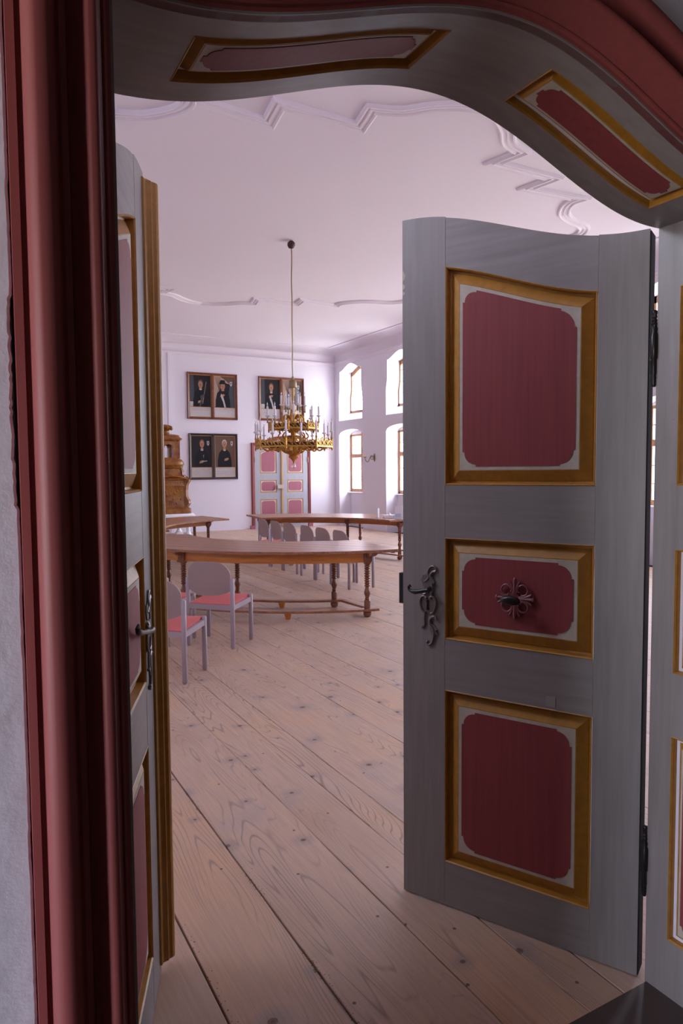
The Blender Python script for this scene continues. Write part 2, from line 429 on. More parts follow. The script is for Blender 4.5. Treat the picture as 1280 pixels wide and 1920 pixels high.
def bar(mb, a, b_, w_, x0, x1):
    """flat bar between 2-D points (y,z)"""
    d = (b_[0]-a[0], b_[1]-a[1]); l = hypot(*d); n = (-d[1]/l*w_/2, d[0]/l*w_/2)
    mb.prism([(a[0]+n[0], a[1]+n[1]), (b_[0]+n[0], b_[1]+n[1]), (b_[0]-n[0], b_[1]-n[1]), (a[0]-n[0], a[1]-n[1])], x0, x1, lambda y, z, x: (x, y, z))
wn = 0
for c in BAYS:
    # lower casement window
    wn += 1
    root = struct(thing('window_%d' % wn, 'window', 'window', (NX, c, 0)), 'oak framed lower hall window in a deep white reveal', 'window')
    h = NW; mb = MB(); fw = .05
    top = lambda y: lowtop(y, 0)
    us = samples(-h, h, 20)
    mb.box(0, .07, -h, h, 2.70, 2.76)
    mb.box(0, .07, -h, -h+fw, 1.0, 2.75); mb.box(0, .07, h-fw, h, 1.0, 2.75)
    mb.box(0, .07, -h, h, 1.0, 1.08)
    mb.build('frame', 'wframe', root)
    mb = MB(); mb.box(-.015, .075, -h+fw, h-fw, 2.05, 2.13); mb.build('transom', 'wframe', root)
    mb = MB(); mb.box(-.01, .06, -.035, .035, 1.08, 2.80); mb.build('mullion', 'wframe', root)
    sash = MB()
    for s_ in (-1, 1):
        y0, y1 = (.035, h-fw) if s_ > 0 else (-h+fw, -.035)
        for z0, z1 in ((1.08, 2.05), (2.13, 2.72)):
            sash.box(.0, .045, y0, y0+.035, z0, z1); sash.box(.0, .045, y1-.035, y1, z0, z1)
            sash.box(.0, .045, y0+.035, y1-.035, z0, z0+.035)
    sash.build('sash', 'wframe', root)
    gb = MB()
    for s_ in (-1, 1):
        for z in (1.4, 1.72, 2.42):
            y0, y1 = (.07, h-fw-.035) if s_ > 0 else (-h+fw+.035, -.07)
            gb.box(.015, .03, y0, y1, z-.008, z+.008)
    gb.build('glazing_bar', 'brassd', root)
    for s_ in (-1, 1):
        y0, y1 = (.05, h-fw-.02) if s_ > 0 else (-h+fw+.02, -.05)
        for z0, z1 in ((1.1, 2.04), (2.14, 2.73)):
            mb = MB(); mb.add([(.025, y0, z0), (.025, y1, z0), (.025, y1, z1), (.025, y0, z1)], [(0, 1, 2, 3)]); mb.build('pane', 'glass', root)
    mb = MB(); mb.cbox(-.10, .0, -h+.002, h-.002, .985, 1.02, .008); mb.build('sill', 'white', root)
    portal((NX+.1, c, 1.9), (0, radians(90), 0), 1.75, 1.25)
    # upper shaped window
    wn += 1
    root = struct(thing('window_%d' % wn, 'window', 'window', (NX, c, 0)), 'oak framed upper hall window with a shaped head', 'window')
    mb = MB()
    zs = samples(3.40, 4.74, 22)
    for s_ in (-1, 1):
        mb.loft([[(x, s_*(upside(z)-q), z) for x, q in ((0, 0), (.07, 0), (.07, .05), (0, .05))] for z in zs])
    mb.strip(samples(-.62, .62, 20), lambda y: uptop(y, 0)-.12, lambda y: uptop(y, 0)+.005, 0, .07, lambda y, z, d: (d, y, z))
    mb.box(0, .07, -h, h, 3.39, 3.47)
    mb.build('frame', 'wframe', root)
    gb = MB()
    for y in (-.3, 0, .3): gb.box(.015, .03, y-.008, y+.008, 3.47, 4.62)
    for z in (3.76, 4.06, 4.36): gb.box(.012, .03, -.58, .58, z-.008, z+.008)
    gb.build('glazing_bar', 'brassd', root)
    for y0, y1 in ((-.56, -.308), (-.292, -.008), (.008, .292), (.308, .56)):
        mb = MB(); mb.add([(.022, y0, 3.47), (.022, y1, 3.47), (.022, y1, 4.62), (.022, y0, 4.62)], [(0, 1, 2, 3)]); mb.build('pane', 'glass', root)
    portal((NX+.1, c, 4.05), (0, radians(90), 0), 1.35, 1.15)

# --- far, left and door walls of the hall
mb = MB(); mb.box(XL-.3, XR+.8, YF, YF+.3, -.03, 5.4)
struct(mb.build('wall_far', 'wall'), 'white far wall of the hall hung with paintings', 'wall')
mb = MB(); LWn = (2.9, 3.75, 3.2, 4.4)
mb.box(XL-.3, XL, YN, LWn[0], -.03, 5.4); mb.box(XL-.3, XL, LWn[1], YF, -.03, 5.4)
mb.box(XL-.3, XL, LWn[0], LWn[1], -.03, LWn[2]); mb.box(XL-.3, XL, LWn[0], LWn[1], LWn[3], 5.4)
portal((XL-.2, (LWn[0]+LWn[1])/2, (LWn[2]+LWn[3])/2), (0, radians(-90), 0), LWn[3]-LWn[2], LWn[1]-LWn[0])
struct(mb.build('wall_left', 'wall'), 'white left wall of the hall behind the open leaf', 'wall')
mb = MB()
mb.box(-4.2, JL-.02, YD+.012, YN, -.03, 5.4)
mb.box(JR+.02, XR+.8, YD+.012, YN, -.03, 5.4)
mb.strip(samples(JL-.02, JR+.02, 48), lambda x: arch(x)+.02, lambda x: 5.4, YD+.012, YN, lambda x, z, y: (x, y, z))
struct(mb.build('wall_near', 'near_wall'), 'thick wall between corridor and hall holding the arched doorway', 'wall')
# rough plaster face on the corridor side, stopping short of the frame with a ragged crack
AW = .151
mb = MB()
zs = samples(-.02, 3.4, 520); xe = JL-AW
cols = []
x = 0
for z in zs:
    x = x*.8+random.uniform(-1, 1)*.0007
    d = .0010+abs(x)*.8
    if 1.62 < z < 1.92: d += .0025+random.random()*.0025
    cols.append([(-4.2, YD-.036, z), (-.6, YD-.036, z), (xe-d-.004, YD-.036, z), (xe-d, YD-.033, z), (xe-d, YD+.012, z)])
mb.loft(cols, False)
pts = samples(JL, JR, 60)
path = [(JL, 0)]+[(p, arch(p)) for p in pts]+[(JR, 0)]
N = offs(path)
outer = [(p[0]+n[0]*(AW+.005), p[1]+n[1]*(AW+.005)) for p, n in zip(path, N)][1:-1]
mb.loft([[(a, YD-.036, b_), (a, YD-.036, 3.4)] for a, b_ in outer], False)
mb.box(outer[-1][0], 4.6, YD-.036, YD+.011, -.02, 3.4)
o = mb.build('wall_plaster', 'near_wall'); o.name = 'wall_corridor'
struct(o, 'rough old lime plaster beside the burgundy door frame', 'wall')

# --- corridor shell around the camera
mb = MB(); mb.box(-4.2, 4.6, -2.4, YD+.01, -.05, -.004)
mb.box(JL, JR, YD, YN-.006, -.03, 0)
struct(mb.build('floor_corridor', 'stone'), 'dark stone threshold and corridor floor before the doorway', 'floor')
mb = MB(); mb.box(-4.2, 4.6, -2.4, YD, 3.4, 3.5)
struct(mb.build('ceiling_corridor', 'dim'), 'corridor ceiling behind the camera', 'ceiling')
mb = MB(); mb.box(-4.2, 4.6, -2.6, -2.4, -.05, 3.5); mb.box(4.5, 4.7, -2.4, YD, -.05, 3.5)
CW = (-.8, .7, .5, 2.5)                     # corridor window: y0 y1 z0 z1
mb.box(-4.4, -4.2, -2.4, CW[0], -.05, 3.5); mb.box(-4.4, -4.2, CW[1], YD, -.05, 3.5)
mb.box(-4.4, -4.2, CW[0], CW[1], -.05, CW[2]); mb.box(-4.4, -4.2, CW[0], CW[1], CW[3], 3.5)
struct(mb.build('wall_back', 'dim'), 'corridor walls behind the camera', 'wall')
portal((-4.3, (CW[0]+CW[1])/2, (CW[2]+CW[3])/2), (0, radians(-90), 0), CW[3]-CW[2], CW[1]-CW[0])

# --- ceiling with cove and cornice
mb = MB(); mb.box(XL-.3, XR+.8, YN-.3, YF+.3, ZC, ZC+.1)
struct(mb.build('ceiling', 'ceiling'), 'high white hall ceiling with stucco ribbon frame', 'ceiling')
CV = .42; Z0 = 4.90
ring = [(XL, YN), (XL, YF), (XR, YF), (XR, YN)]      # clockwise: left normal points outward
prof = [(0, Z0)]+[(-CV+CV*cos(radians(a)), Z0+(ZC-Z0)*sin(radians(a))) for a in range(8, 91, 8)]+[(-CV-.005, ZC+.002)]
mb = MB(); sweep(mb, ring, prof, lambda p, h: (p[0], p[1], h), closed=True)
struct(mb.build('trim_1', 'ceiling', None, 60), 'smooth white cove between wall and ceiling', 'cove')
mb = MB()
sweep(mb, ring, [(.001, Z0-.10), (-.012, Z0-.098), (-.016, Z0-.07), (-.030, Z0-.06), (-.036, Z0-.03), (-.055, Z0-.02), (-.06, Z0+.004), (-.045, Z0+.022), (0.0, Z0+.03)], lambda p, h: (p[0], p[1], h), closed=True)
sweep(mb, ring, [(-CV+.03, ZC-.001), (-CV+.025, ZC-.022), (-CV-.02, ZC-.028), (-CV-.05, ZC-.02), (-CV-.055, ZC+.001)], lambda p, h: (p[0], p[1], h), closed=True)
struct(mb.build('trim_2', 'stucco', None, 30), 'white stucco cornice moulding running round the hall', 'cornice')

# stucco ribbon on the ceiling: quadrant shape mirrored about the chandelier
CXX, CYY = 4.80, 10.18
def cat(pts, n=6):
    out = []
    for i in range(len(pts)-1):
        p0, p1, p2, p3 = pts[max(i-1, 0)], pts[i], pts[i+1], pts[min(i+2, len(pts)-1)]
        for k in range(n):
            t = k/n
            out.append(tuple(.5*((2*b)+(-a+c)*t+(2*a-5*b+4*c-d)*t*t+(-a+3*b-3*c+d)*t**3) for a, b, c, d in zip(p0, p1, p2, p3)))
    out.append(pts[-1]); return out
quad = cat([(0, 4.58), (.25, 4.52), (.5, 4.36), (.72, 4.15), (1.0, 4.05)]) + [(.92, 3.68), (1.86, 3.70), (1.80, 3.31)] + \
    cat([(2.68, 3.39), (2.66, 3.26), (2.74, 3.08), (2.95, 2.86), (3.22, 2.74), (3.46, 2.69), (3.66, 2.58), (3.78, 2.38), (3.74, 2.15), (3.86, 1.9)]) + [(3.9, 1.5), (4.12, 1.46), (4.12, .8)] + cat([(4.12, .8), (4.26, .5), (4.36, .2), (4.38, 0)])[1:]
full = quad + [(x, -y) for x, y in reversed(quad[:-1])]
full = full + [(-x, y) for x, y in reversed(full[1:-1])]
full = [(CXX+x, CYY+y) for x, y in full]
prof = [(-.105, 0), (-.098, .026), (-.078, .034), (-.06, .02), (-.052, .016), (-.02, .014), (-.012, .03), (.012, .03), (.02, .014), (.05, .014), (.062, .04), (.085, .04), (.10, .018), (.105, 0)]
mb = MB(); prof = [(a*.85, b_) for a, b_ in prof]; sweep(mb, full, prof, lambda p, h: (p[0], p[1], ZC+.001-h), closed=True)
struct(mb.build('trim_3', 'stucco', None, 35), 'zigzag and scrolled white stucco ribbon on the ceiling', 'stucco')
# shallow chimney breast behind the stove
mb = MB(); mb.box(4.40, 5.20, YF-.035, YF, 0, Z0-.05)
mb.box(5.14, 5.22, YF-.055, YF, 0, Z0-.05); mb.box(4.38, 4.46, YF-.055, YF, 0, Z0-.05); mb.box(5.225, 5.25, YF-.03, YF, 0, Z0-.05)
struct(mb.build('trim_4', 'wall'), 'flat white pilaster strip on the far wall above the stove', 'pilaster')

# ================================================================== door frame
PXY = [(.084, 1.13), (.084, 1.085), (.0955, 1.083), (.0965, 1.094), (.1035, 1.090), (.1035, 1.075), (.1015, 1.060)]
PXY += [(.1225+.021*cos(radians(a)), 1.052-.021*sin(radians(a))) for a in range(165, -16, -12)]
PXY += [(.144, 1.064), (.148, 1.076), (.153, 1.083), (.162, 1.084), (.1635, 1.096), (.166, 1.099), (.170, 1.096), (.175, 1.086), (.179, 1.072), (.1812, 1.058)]
PXY += [(.1905+.0095*cos(radians(a)), 1.052-.0095*sin(radians(a))) for a in range(170, -11, -15)]
PXY += [(.2015, 1.068), (.2035, 1.084), (.209, 1.098), (.2145, 1.106), (.2165, 1.111), (.2195, 1.108), (.223, 1.110), (.2245, 1.117), (.230, 1.1185), (.235, 1.122), (.235, 1.142)]
prof = [(JL-a, YD-b_) for a, b_ in PXY]
mb = MB(); sweep(mb, path, prof, lambda p, h: (p[0], YD-h, p[1]), pclosed=False)
tr = struct(mb.build('trim_5', 'trim', None, 28), 'deeply moulded burgundy frame round the arched doorway', 'door frame')

# grey reveal lining with recessed panels
lin = struct(thing('trim_6', 'grey panelled lining of the arched doorway reveal', 'door lining'), None)
def field_rows(u0, u1, v0, v1, R=.045, st=.007):
    """u samples and v bounds of a field with stepped round corners"""
    def ins(d):
        if d < st: return R+st
        if d < st+R:
            q = R-(d-st); return st+R-sqrt(max(0, R*R-q*q))
        return 0
    us = set(samples(u0, u1, 16))
    for s_, e in ((1, u0), (-1, u1)):
        for d in (0, st-.0003, st, st+R*.06, st+R*.15, st+R*.3, st+R*.5, st+R*.75, st+R-.0004, st+R+.0004): us.add(e+s_*d)
    us = sorted(us)
    lo = lambda u: v0(u)+ins(min(u-u0, u1-u)); hi = lambda u: v1(u)-ins(min(u-u0, u1-u))
    return us, lo, hi
def panel_set(mp, u0, u1, v0, v1, parent, gold='gold', cream='cream', red='red', bev=.045, gap=.011, b2=.011, R=.045, sub=True, rise=.0):
    """raised-and-fielded panel in the frame opening; mp(u,v,depth): depth 0 = frame face, + = into the leaf"""
    def ring_(i, d):
        a, b_ = u0+i, u1-i
        us = samples(a, b_, 20)
        return [mp(u, v0(u)+i, d) for u in us]+[mp(u, v1(u)-i, d) for u in reversed(us)]
    mb = MB()
    g = gap
    mb.loft([ring_(0, .0), ring_(.002, -.0015), (ring_(.006, .003)), ring_(.008, .026), ring_(g+.004, .027), ring_(g+.006, .024), ring_(g+bev-.004, .006), ring_(g+bev, .0065)], True, False)
    i = g+bev
    cm = MB(); cm.strip(samples(u0+i-.001, u1-i+.001, 24), lambda u: v0(u)+i-.001, lambda u: v1(u)-i+.001, .0055, .03, mp)
    p = cm.build('panel', cream, parent)
    mb.build('panel_moulding', gold, p)
    i2 = i+b2
    us, lo, hi = field_rows(u0+i2, u1-i2, lambda u: v0(u)+i2, lambda u: v1(u)-i2, R)
    rm = MB(); rm.strip(us, lo, hi, .0040, .01, mp); rm.build('painted_field', red, p)
    return p
K = lambda c: (lambda u: c)
# soffit
def mpS(x, y, d):                      # d = depth into the wall (up)
    e = .002; nx, nz = -(arch(x+e)-arch(x-e))/(2*e), 1.0; l = hypot(nx, nz)
    return (x+nx/l*d, y, arch(x)+nz/l*d)
PX = [(UC-.690, UC-.139), (UC+.145, UC+.690)]
YA, YB = 1.196, 1.354
def mk(name, u0, u1, v0, v1, n=24, m='greyh', par=lin, mp=mpS, d1=.019):
    b = MB(); b.strip(samples(u0, u1, n), K(v0), K(v1), 0, d1, mp); return b.build(name, m, par, 30)
mk('rail', JL, JR, YD-.011, YA, 60); mk('rail', JL, JR, YB, YN, 60)
for a, b_ in ((JL, PX[0][0]), (PX[0][1], PX[1][0]), (PX[1][1], JR)): mk('stile', a, b_, YA, YB, 14)
for a, b_ in PX: panel_set(mpS, a, b_, K(YA), K(YB), lin, bev=.026, gap=.008, b2=.006, R=.022)
# jambs
ZP = [(.183, .84), (1.038, 1.422), (1.617, 2.213)]
for s_, X in ((1, JR), (-1, JL)):
    mpJ = lambda z, y, d, s_=s_, X=X: (X+s_*d, y, z)
    mk('rail', 0, 2.402, YD-.011, YA, 1, 'grey', lin, mpJ); mk('rail', 0, 2.402, YB, YN, 1, 'grey', lin, mpJ)
    zz = [0]+[q for p in ZP for q in p]+[2.402]
    for k in range(0, len(zz), 2): mk('stile', zz[k], zz[k+1], YA, YB, 1, 'grey', lin, mpJ)
    for a, b_ in ZP: panel_set(mpJ, a, b_, K(YA), K(YB), lin, bev=.026, gap=.008, b2=.006, R=.022)

# ================================================================== door leaves
LW = .868
def ltop(s): return 2.505+.0985*cos(pi*min(abs(s), .84)/.84)     # s = distance from the meeting edge
def leaf(root, sg, W=LW, detail=True, mats=('grey', 'greyh', 'gold', 'cream', 'red'), par=None, th=.040):
    """local: hinge at x=0, leaf runs to x=sg*W, corridor face y=0"""
    par = par or root
    mp = lambda s, z, d: (sg*(W-s), d, z)
    S0, S1 = .177, .720*W/.874
    tp = lambda s: ltop(s)
    zz = [(.176, .843), (1.036, 1.418), (1.613, None)]
    def st_(a, b_, name='stile'):
        b = MB(); b.strip(samples(a, b_, 8), K(.006), tp, 0, th, mp); return b.build(name, mats[0], par)
    st_(0, S0-.0008); st_(S1+.0008, W)
    rails = [(K(.006), K(zz[0][0])), (K(zz[0][1]), K(zz[1][0])), (K(zz[1][1]), K(zz[2][0])), (lambda s: ltop(s)-.177, lambda s: ltop(s)-.0025)]
    for lo, hi in rails:
        b = MB(); b.strip(samples(S0, S1, 20), lo, hi, .0006, th, mp); b.build('rail', mats[1], par)
    for z0, z1 in zz:
        v1 = K(z1) if z1 else (lambda s: ltop(s)-.177)
        panel_set(mp, S0, S1, K(z0), v1, par, mats[2], mats[3], mats[4])
    return mp

# right leaf
door = struct(thing('door_1', 'open right leaf of the near doorway, grey with three burgundy panels', 'door', (1.903, 1.451, 0), atan2(-.891, .453)))
mpR = leaf(door, -1)
mb = MB(); mb.box(-.0, .004, .001, .066, .01, 2.40); mb.build('edge_shade_strip', 'dark', door, label='dark strip painted as shade on the hinge edge')  # near-black strip puts the shade of the hinge edge into colour
# left leaf
doorL = struct(thing('door_2', 'open left leaf seen edge-on beside the burgundy frame, with ochre closing strip', 'door', (.235, 1.45, 0), atan2(.930, .3675)))
mpL = leaf(doorL, 1, .865)
mb = MB()
W = .865
prof = [(W-.034, .002), (W-.033, -.007), (W-.026, -.009), (W-.020, -.012), (W-.015, -.020), (W-.012, -.026), (W-.006, -.027), (W-.003, -.030), (W+.002, -.038), (W+.010, -.043), (W+.030, -.043), (W+.045, -.036), (W+.060, -.028), (W+.063, -.022), (W+.064, .0), (W, .004)]
mb.loft([[(a, b_, z) for a, b_ in prof] for z in (.10, 2.575)]+[[(a, b_*.6, 2.58) for a, b_ in prof]])
mb.loft([[(a-(.02 if a > W+.03 else 0), b_, .045) for a, b_ in prof], [(a, b_, .0999) for a, b_ in prof]])
mb.build('closing_strip', 'gold', doorL, label='ochre moulded closing strip')

# iron lever plate and rim lock on the right leaf (s measured from the free edge)
def P(s, z, d=-.004, mp=mpR): return mp(s, z, d)
def spiral(c, r0, r1, a0, a1, n=14, d=-.006, mp=mpR):
    return [P(c[0]+(r0+(r1-r0)*k/n)*cos(a0+(a1-a0)*k/n), c[1]+(r0+(r1-r0)*k/n)*sin(a0+(a1-a0)*k/n), d, mp) for k in range(n+1)]
def plate(mp, s0, z0, par, flip=1):
    mb = MB()
    q = lambda a, b_: (s0+flip*a, z0+b_)
    def pp(a, b_, d=-.005): x = q(a, b_); return mp(x[0], x[1], d)
    def poly(pts, r): mb.tube([pp(*p) for p in cat(pts, 5)], r, 6)
    # upper C scroll with shell
    poly([(.030, .118), (.036, .128), (.030, .138), (.018, .140), (.006, .130), (.0, .112), (.004, .095), (-.012, .08)], [.004]*36)
    poly([(.034, .122), (.022, .118), (.012, .105), (.018, .090), (.028, .078)], .0055)
    mb.prism([q(-.022, .104), q(-.008, .108), q(.006, .112), q(.022, .100), (q(.026, .07)), q(.0, .050), q(-.02, .062), q(-.028, .085)], -.0045, .001, mp)
    poly([(-.022, .048), (-.028, .04), (-.018, .032), (-.004, .038), (.004, .055)], .005)
    poly([(.018, .075), (.020, .055), (.016, .035), (.02, .022)], .0045)
    # keyhole cartouche
    mb.prism([q(.030*cos(a), -.008+.036*sin(a)) for a in [2*pi*k/18 for k in range(18)]], -.003, .001, mp)
    poly([(-.006, .020), (-.02, .024), (-.031, .010), (-.032, -.012), (-.022, -.032), (-.010, -.040)], .0045)
    poly([(.010, .022), (.022, .024), (.033, .008), (.032, -.014), (.024, -.034), (.012, -.040)], .0045)
    # stem and leaf
    poly([(-.010, -.034), (-.014, -.06), (-.013, -.085), (-.018, -.098), (-.024, -.094)], .0038)
    poly([(.036, -.058), (.026, -.050), (.012, -.060), (.010, -.078), (.022, -.098), (.026, -.120), (.018, -.150), (.004, -.160), (-.004, -.148)], [.005]*41)
    mb.prism([q(.012, -.075), q(.030, -.085), q(.040, -.098), q(.034, -.104), q(.044, -.116), q(.032, -.120), q(.030, -.132), q(.016, -.122), q(.008, -.098)], -.006, .001, mp)
    for a, b_ in ((.030, .118), (-.024, .046), (-.006, .018), (.012, .020), (-.022, -.094), (.036, -.056), (-.002, -.150)):
        c = pp(a, b_, -.006)
        mb.lathe([(.001, -.006), (.0045, -.004), (.006, 0), (.0045, .004), (.001, .006)], 8, Matrix.Translation(c))
    o = mb.build('lock_plate', 'escut', par, 40, label='scrolled iron lock plate')
    kb = MB()
    kb.prism([q(.006*cos(a), .004+.007*sin(a)) for a in [2*pi*k/10 for k in range(10)]]+[], -.0048, -.001, mp)
    kb.prism([q(-.003, .0), q(.003, .0), q(.006, -.028), q(-.006, -.028)], -.0047, -.001, mp)
    kb.build('keyhole', 'dark', o)
    return o
pl_ = plate(mpR, .108, 1.168, door)
mb = MB()
mb.tube([P(.118, 1.222, d) for d in (0, -.02, -.042, -.050)], [.010, .008, .009, .008], 10)
mb.tube([P(s_, z, d) for s_, z, d in ((.132, 1.224, -.05), (.118, 1.222, -.052), (.096, 1.216, -.053), (.080, 1.214, -.052), (.064, 1.214, -.05), (.052, 1.220, -.048), (.049, 1.231, -.048), (.055, 1.236, -.048), (.060, 1.230, -.048))],
        [.010, .0085, .0075, .010, .007, .006, .005, .0045, .003], 10)
mb.build('lever', 'iron', pl_, 40)
mb = MB()
mb.box(*sorted((mpR(-.036, 0, 0)[0], mpR(.13, 0, 0)[0])), .042, .075, 1.150, 1.262)
mb.box(*sorted((mpR(-.038, 0, 0)[0], mpR(-.0, 0, 0)[0])), .036, .080, 1.146, 1.266)
lb = mb.build('rim_lock', mat('matt_black_iron', (.010, .009, .010), .7), door, label='black rim lock box at the meeting edge')
mb = MB()
for z in (1.165, 1.205, 1.25):
    mb.lathe([(.001, 0), (.004, .001), (.001, .003)], 8, Matrix.Translation(mpR(-.012, z, .036)) @ Matrix.Rotation(pi/2, 4, 'X'))
mb.build('screw', 'brassd', lb)
mb = MB(); mb.prism([(.560, .853), (.592, .853), (.592, .889), (.560, .887)], -.0012, .0008, mpR); mb.build('tape_patch', mat('yellowed_clear_tape', (.33, .29, .27), .35), door, label='small faded tape patch')
mb = MB()
for z0, q in ((2.40, .020), (2.36, .012), (2.335, .008)):
    mb.prism([(.001, z0-q), (.010, z0-q*.7), (.013, z0), (.006, z0+q*.6), (.001, z0+q)], -.0010, .001, mpR)
mb.build('paint_chips', 'cream', door, label='pale chipped spots on the meeting edge')['kind'] = 'stuff'
# knob with cast rosette
mb = MB(); c0 = (.448, 1.217)
for k in range(4):
    a = k*pi/2
    def R_(u, v, d=-.006, a=a): u *= 1.1; v *= 1.1; return P(c0[0]+u*cos(a)-v*sin(a), c0[1]+u*sin(a)+v*cos(a), d)
    mb.tube([R_(0, .014), R_(0, .040), R_(0, .056)], [.005, .006, .0065], 6)
    mb.lathe([(.001, -.007), (.006, -.004), (.0065, 0), (.004, .005), (.001, .009)], 8, Matrix.Translation(R_(0, .060)))
    for s_ in (-1, 1):
        mb.tube([R_(s_*.005, .014), R_(s_*.006, .032), R_(s_*.012, .048), R_(s_*.017, .055)], [.0035, .004, .004, .0045], 6)
        cc = (.026*s_, .027)
    mb.tube([R_(.026+.017*cos(q), .027+.017*sin(q)) for q in [radians(200-300*j/14) for j in range(15)]], .0038, 6)
    for u, v in ((.014, .020), (.022, .012)):
        mb.lathe([(.001, -.004), (.004, 0), (.001, .004)], 8, Matrix.Translation(R_(u, v)))
mb.prism([(c0[0]+.018*cos(a), c0[1]+.018*sin(a)) for a in [2*pi*k/16 for k in range(16)]], -.006, .001, mpR)
ro = mb.build('rosette', 'rosette', door, 40, label='burgundy painted cast rosette')
mb = MB(); mb.tube([P(*c0, d) for d in (-.004, -.045)], .007, 10)
cx_ = P(*c0, -.052)
mb.loft([[(cx_[0]+.036*rr*cos(a), cx_[1]+dd, cx_[2]+.0175*rr*sin(a)) for a in [2*pi*k/20 for k in range(20)]] for rr, dd in ((.55, .012), (.9, .008), (1, 0), (.9, -.008), (.5, -.012))])
mb.build('knob', 'iron', ro, 60)
# rosette plate and knob on the left leaf
pl2 = plate(mpL, .138, 1.165, doorL, -1)
mb = MB()
mb.tube([mpL(.150, 1.190, d) for d in (0, -.008, -.014, -.018)], [.012, .009, .008, .009], 10)
mb.tube([mpL(s_, z, d) for s_, z, d in ((.14, 1.190, -.016), (.17, 1.193, -.018), (.21, 1.199, -.017), (.25, 1.208, -.017), (.29, 1.216, -.016), (.34, 1.226, -.015), (.385, 1.238, -.014), (.40, 1.252, -.014), (.385, 1.258, -.014))],
        [.010, .009, .006, .0095, .006, .008, .009, .007, .004], 10)
mb.build('lever', 'iron', pl2, 40)
mb = MB(); mb.loft([[mpL(.148+.016*rr*cos(a), 1.190+.030*rr*sin(a), dd) for a in [2*pi*k/16 for k in range(16)]] for rr, dd in ((1.1, 0), (1, -.006), (.6, -.011), (.1, -.013))])
mb.build('rose_plate', 'escut', pl2, 50)
# hinges
def hinge(root, mp, W, z0):
    mb = MB(); hx = W+.017
    def at(z): return mp(hx, z, .006)
    f = [(.004, .118), (.0075, .115), (.0085, .108), (.006, .103), (.0085, .097), (.006, .092), (.009, .086), (.0065, .081), (.0095, .075), (.007, .070), (.0105, .060), (.0085, .050), (.012, .042), (.0125, .0), (.012, -.03),
         (.009, -.034), (.0095, -.075), (.0075, -.085), (.0095, -.090), (.007, -.095), (.009, -.100), (.0065, -.105), (.008, -.110), (.005, -.118)]
    c = at(z0); mb.lathe([(r, z) for r, z in reversed(f)], 12, Matrix.Translation(c))
    mb.box(*sorted((mp(W-.004, 0, 0)[0], mp(W+.024, 0, 0)[0])), .002, .010, z0-.036, z0+.040)
    mb.build('hinge', 'iron', root, 50, label='black iron pin hinge')
for z in (2.04, .40): hinge(door, mpR, LW, z)
for z in (2.04, .40): hinge(doorL, mpL, .865, z)

# far closed double door
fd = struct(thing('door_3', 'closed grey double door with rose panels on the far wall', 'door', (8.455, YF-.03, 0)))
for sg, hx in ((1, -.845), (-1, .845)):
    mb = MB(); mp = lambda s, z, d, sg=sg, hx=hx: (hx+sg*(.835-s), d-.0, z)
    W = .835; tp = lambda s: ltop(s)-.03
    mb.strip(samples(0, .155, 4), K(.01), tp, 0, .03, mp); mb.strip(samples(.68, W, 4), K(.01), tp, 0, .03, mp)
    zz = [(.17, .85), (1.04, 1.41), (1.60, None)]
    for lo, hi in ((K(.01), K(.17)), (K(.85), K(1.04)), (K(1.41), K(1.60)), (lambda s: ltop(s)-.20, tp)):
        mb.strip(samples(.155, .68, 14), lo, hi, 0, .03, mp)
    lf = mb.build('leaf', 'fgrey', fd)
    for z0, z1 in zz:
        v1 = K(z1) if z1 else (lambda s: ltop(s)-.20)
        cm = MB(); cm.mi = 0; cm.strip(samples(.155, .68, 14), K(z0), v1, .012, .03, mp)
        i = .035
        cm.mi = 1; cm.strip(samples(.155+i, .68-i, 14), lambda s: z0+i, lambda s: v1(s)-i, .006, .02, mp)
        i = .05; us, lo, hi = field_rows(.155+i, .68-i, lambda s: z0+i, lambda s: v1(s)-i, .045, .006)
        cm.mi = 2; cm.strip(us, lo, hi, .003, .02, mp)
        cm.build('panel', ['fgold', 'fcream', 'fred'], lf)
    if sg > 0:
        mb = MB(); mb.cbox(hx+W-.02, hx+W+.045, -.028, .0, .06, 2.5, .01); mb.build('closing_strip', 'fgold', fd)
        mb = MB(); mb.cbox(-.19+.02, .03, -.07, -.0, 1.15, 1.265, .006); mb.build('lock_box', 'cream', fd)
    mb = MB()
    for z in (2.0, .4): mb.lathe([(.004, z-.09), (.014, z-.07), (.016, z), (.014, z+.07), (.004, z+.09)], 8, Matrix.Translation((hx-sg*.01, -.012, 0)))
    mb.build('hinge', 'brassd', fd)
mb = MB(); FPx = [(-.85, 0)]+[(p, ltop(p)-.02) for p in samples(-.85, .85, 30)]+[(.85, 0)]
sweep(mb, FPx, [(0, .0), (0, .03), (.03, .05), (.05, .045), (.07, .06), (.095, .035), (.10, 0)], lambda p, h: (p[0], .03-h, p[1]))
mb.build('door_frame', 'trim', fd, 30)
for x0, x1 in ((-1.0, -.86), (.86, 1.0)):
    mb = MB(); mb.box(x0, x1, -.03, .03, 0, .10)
    mb.build('plinth_block', 'fred', fd)

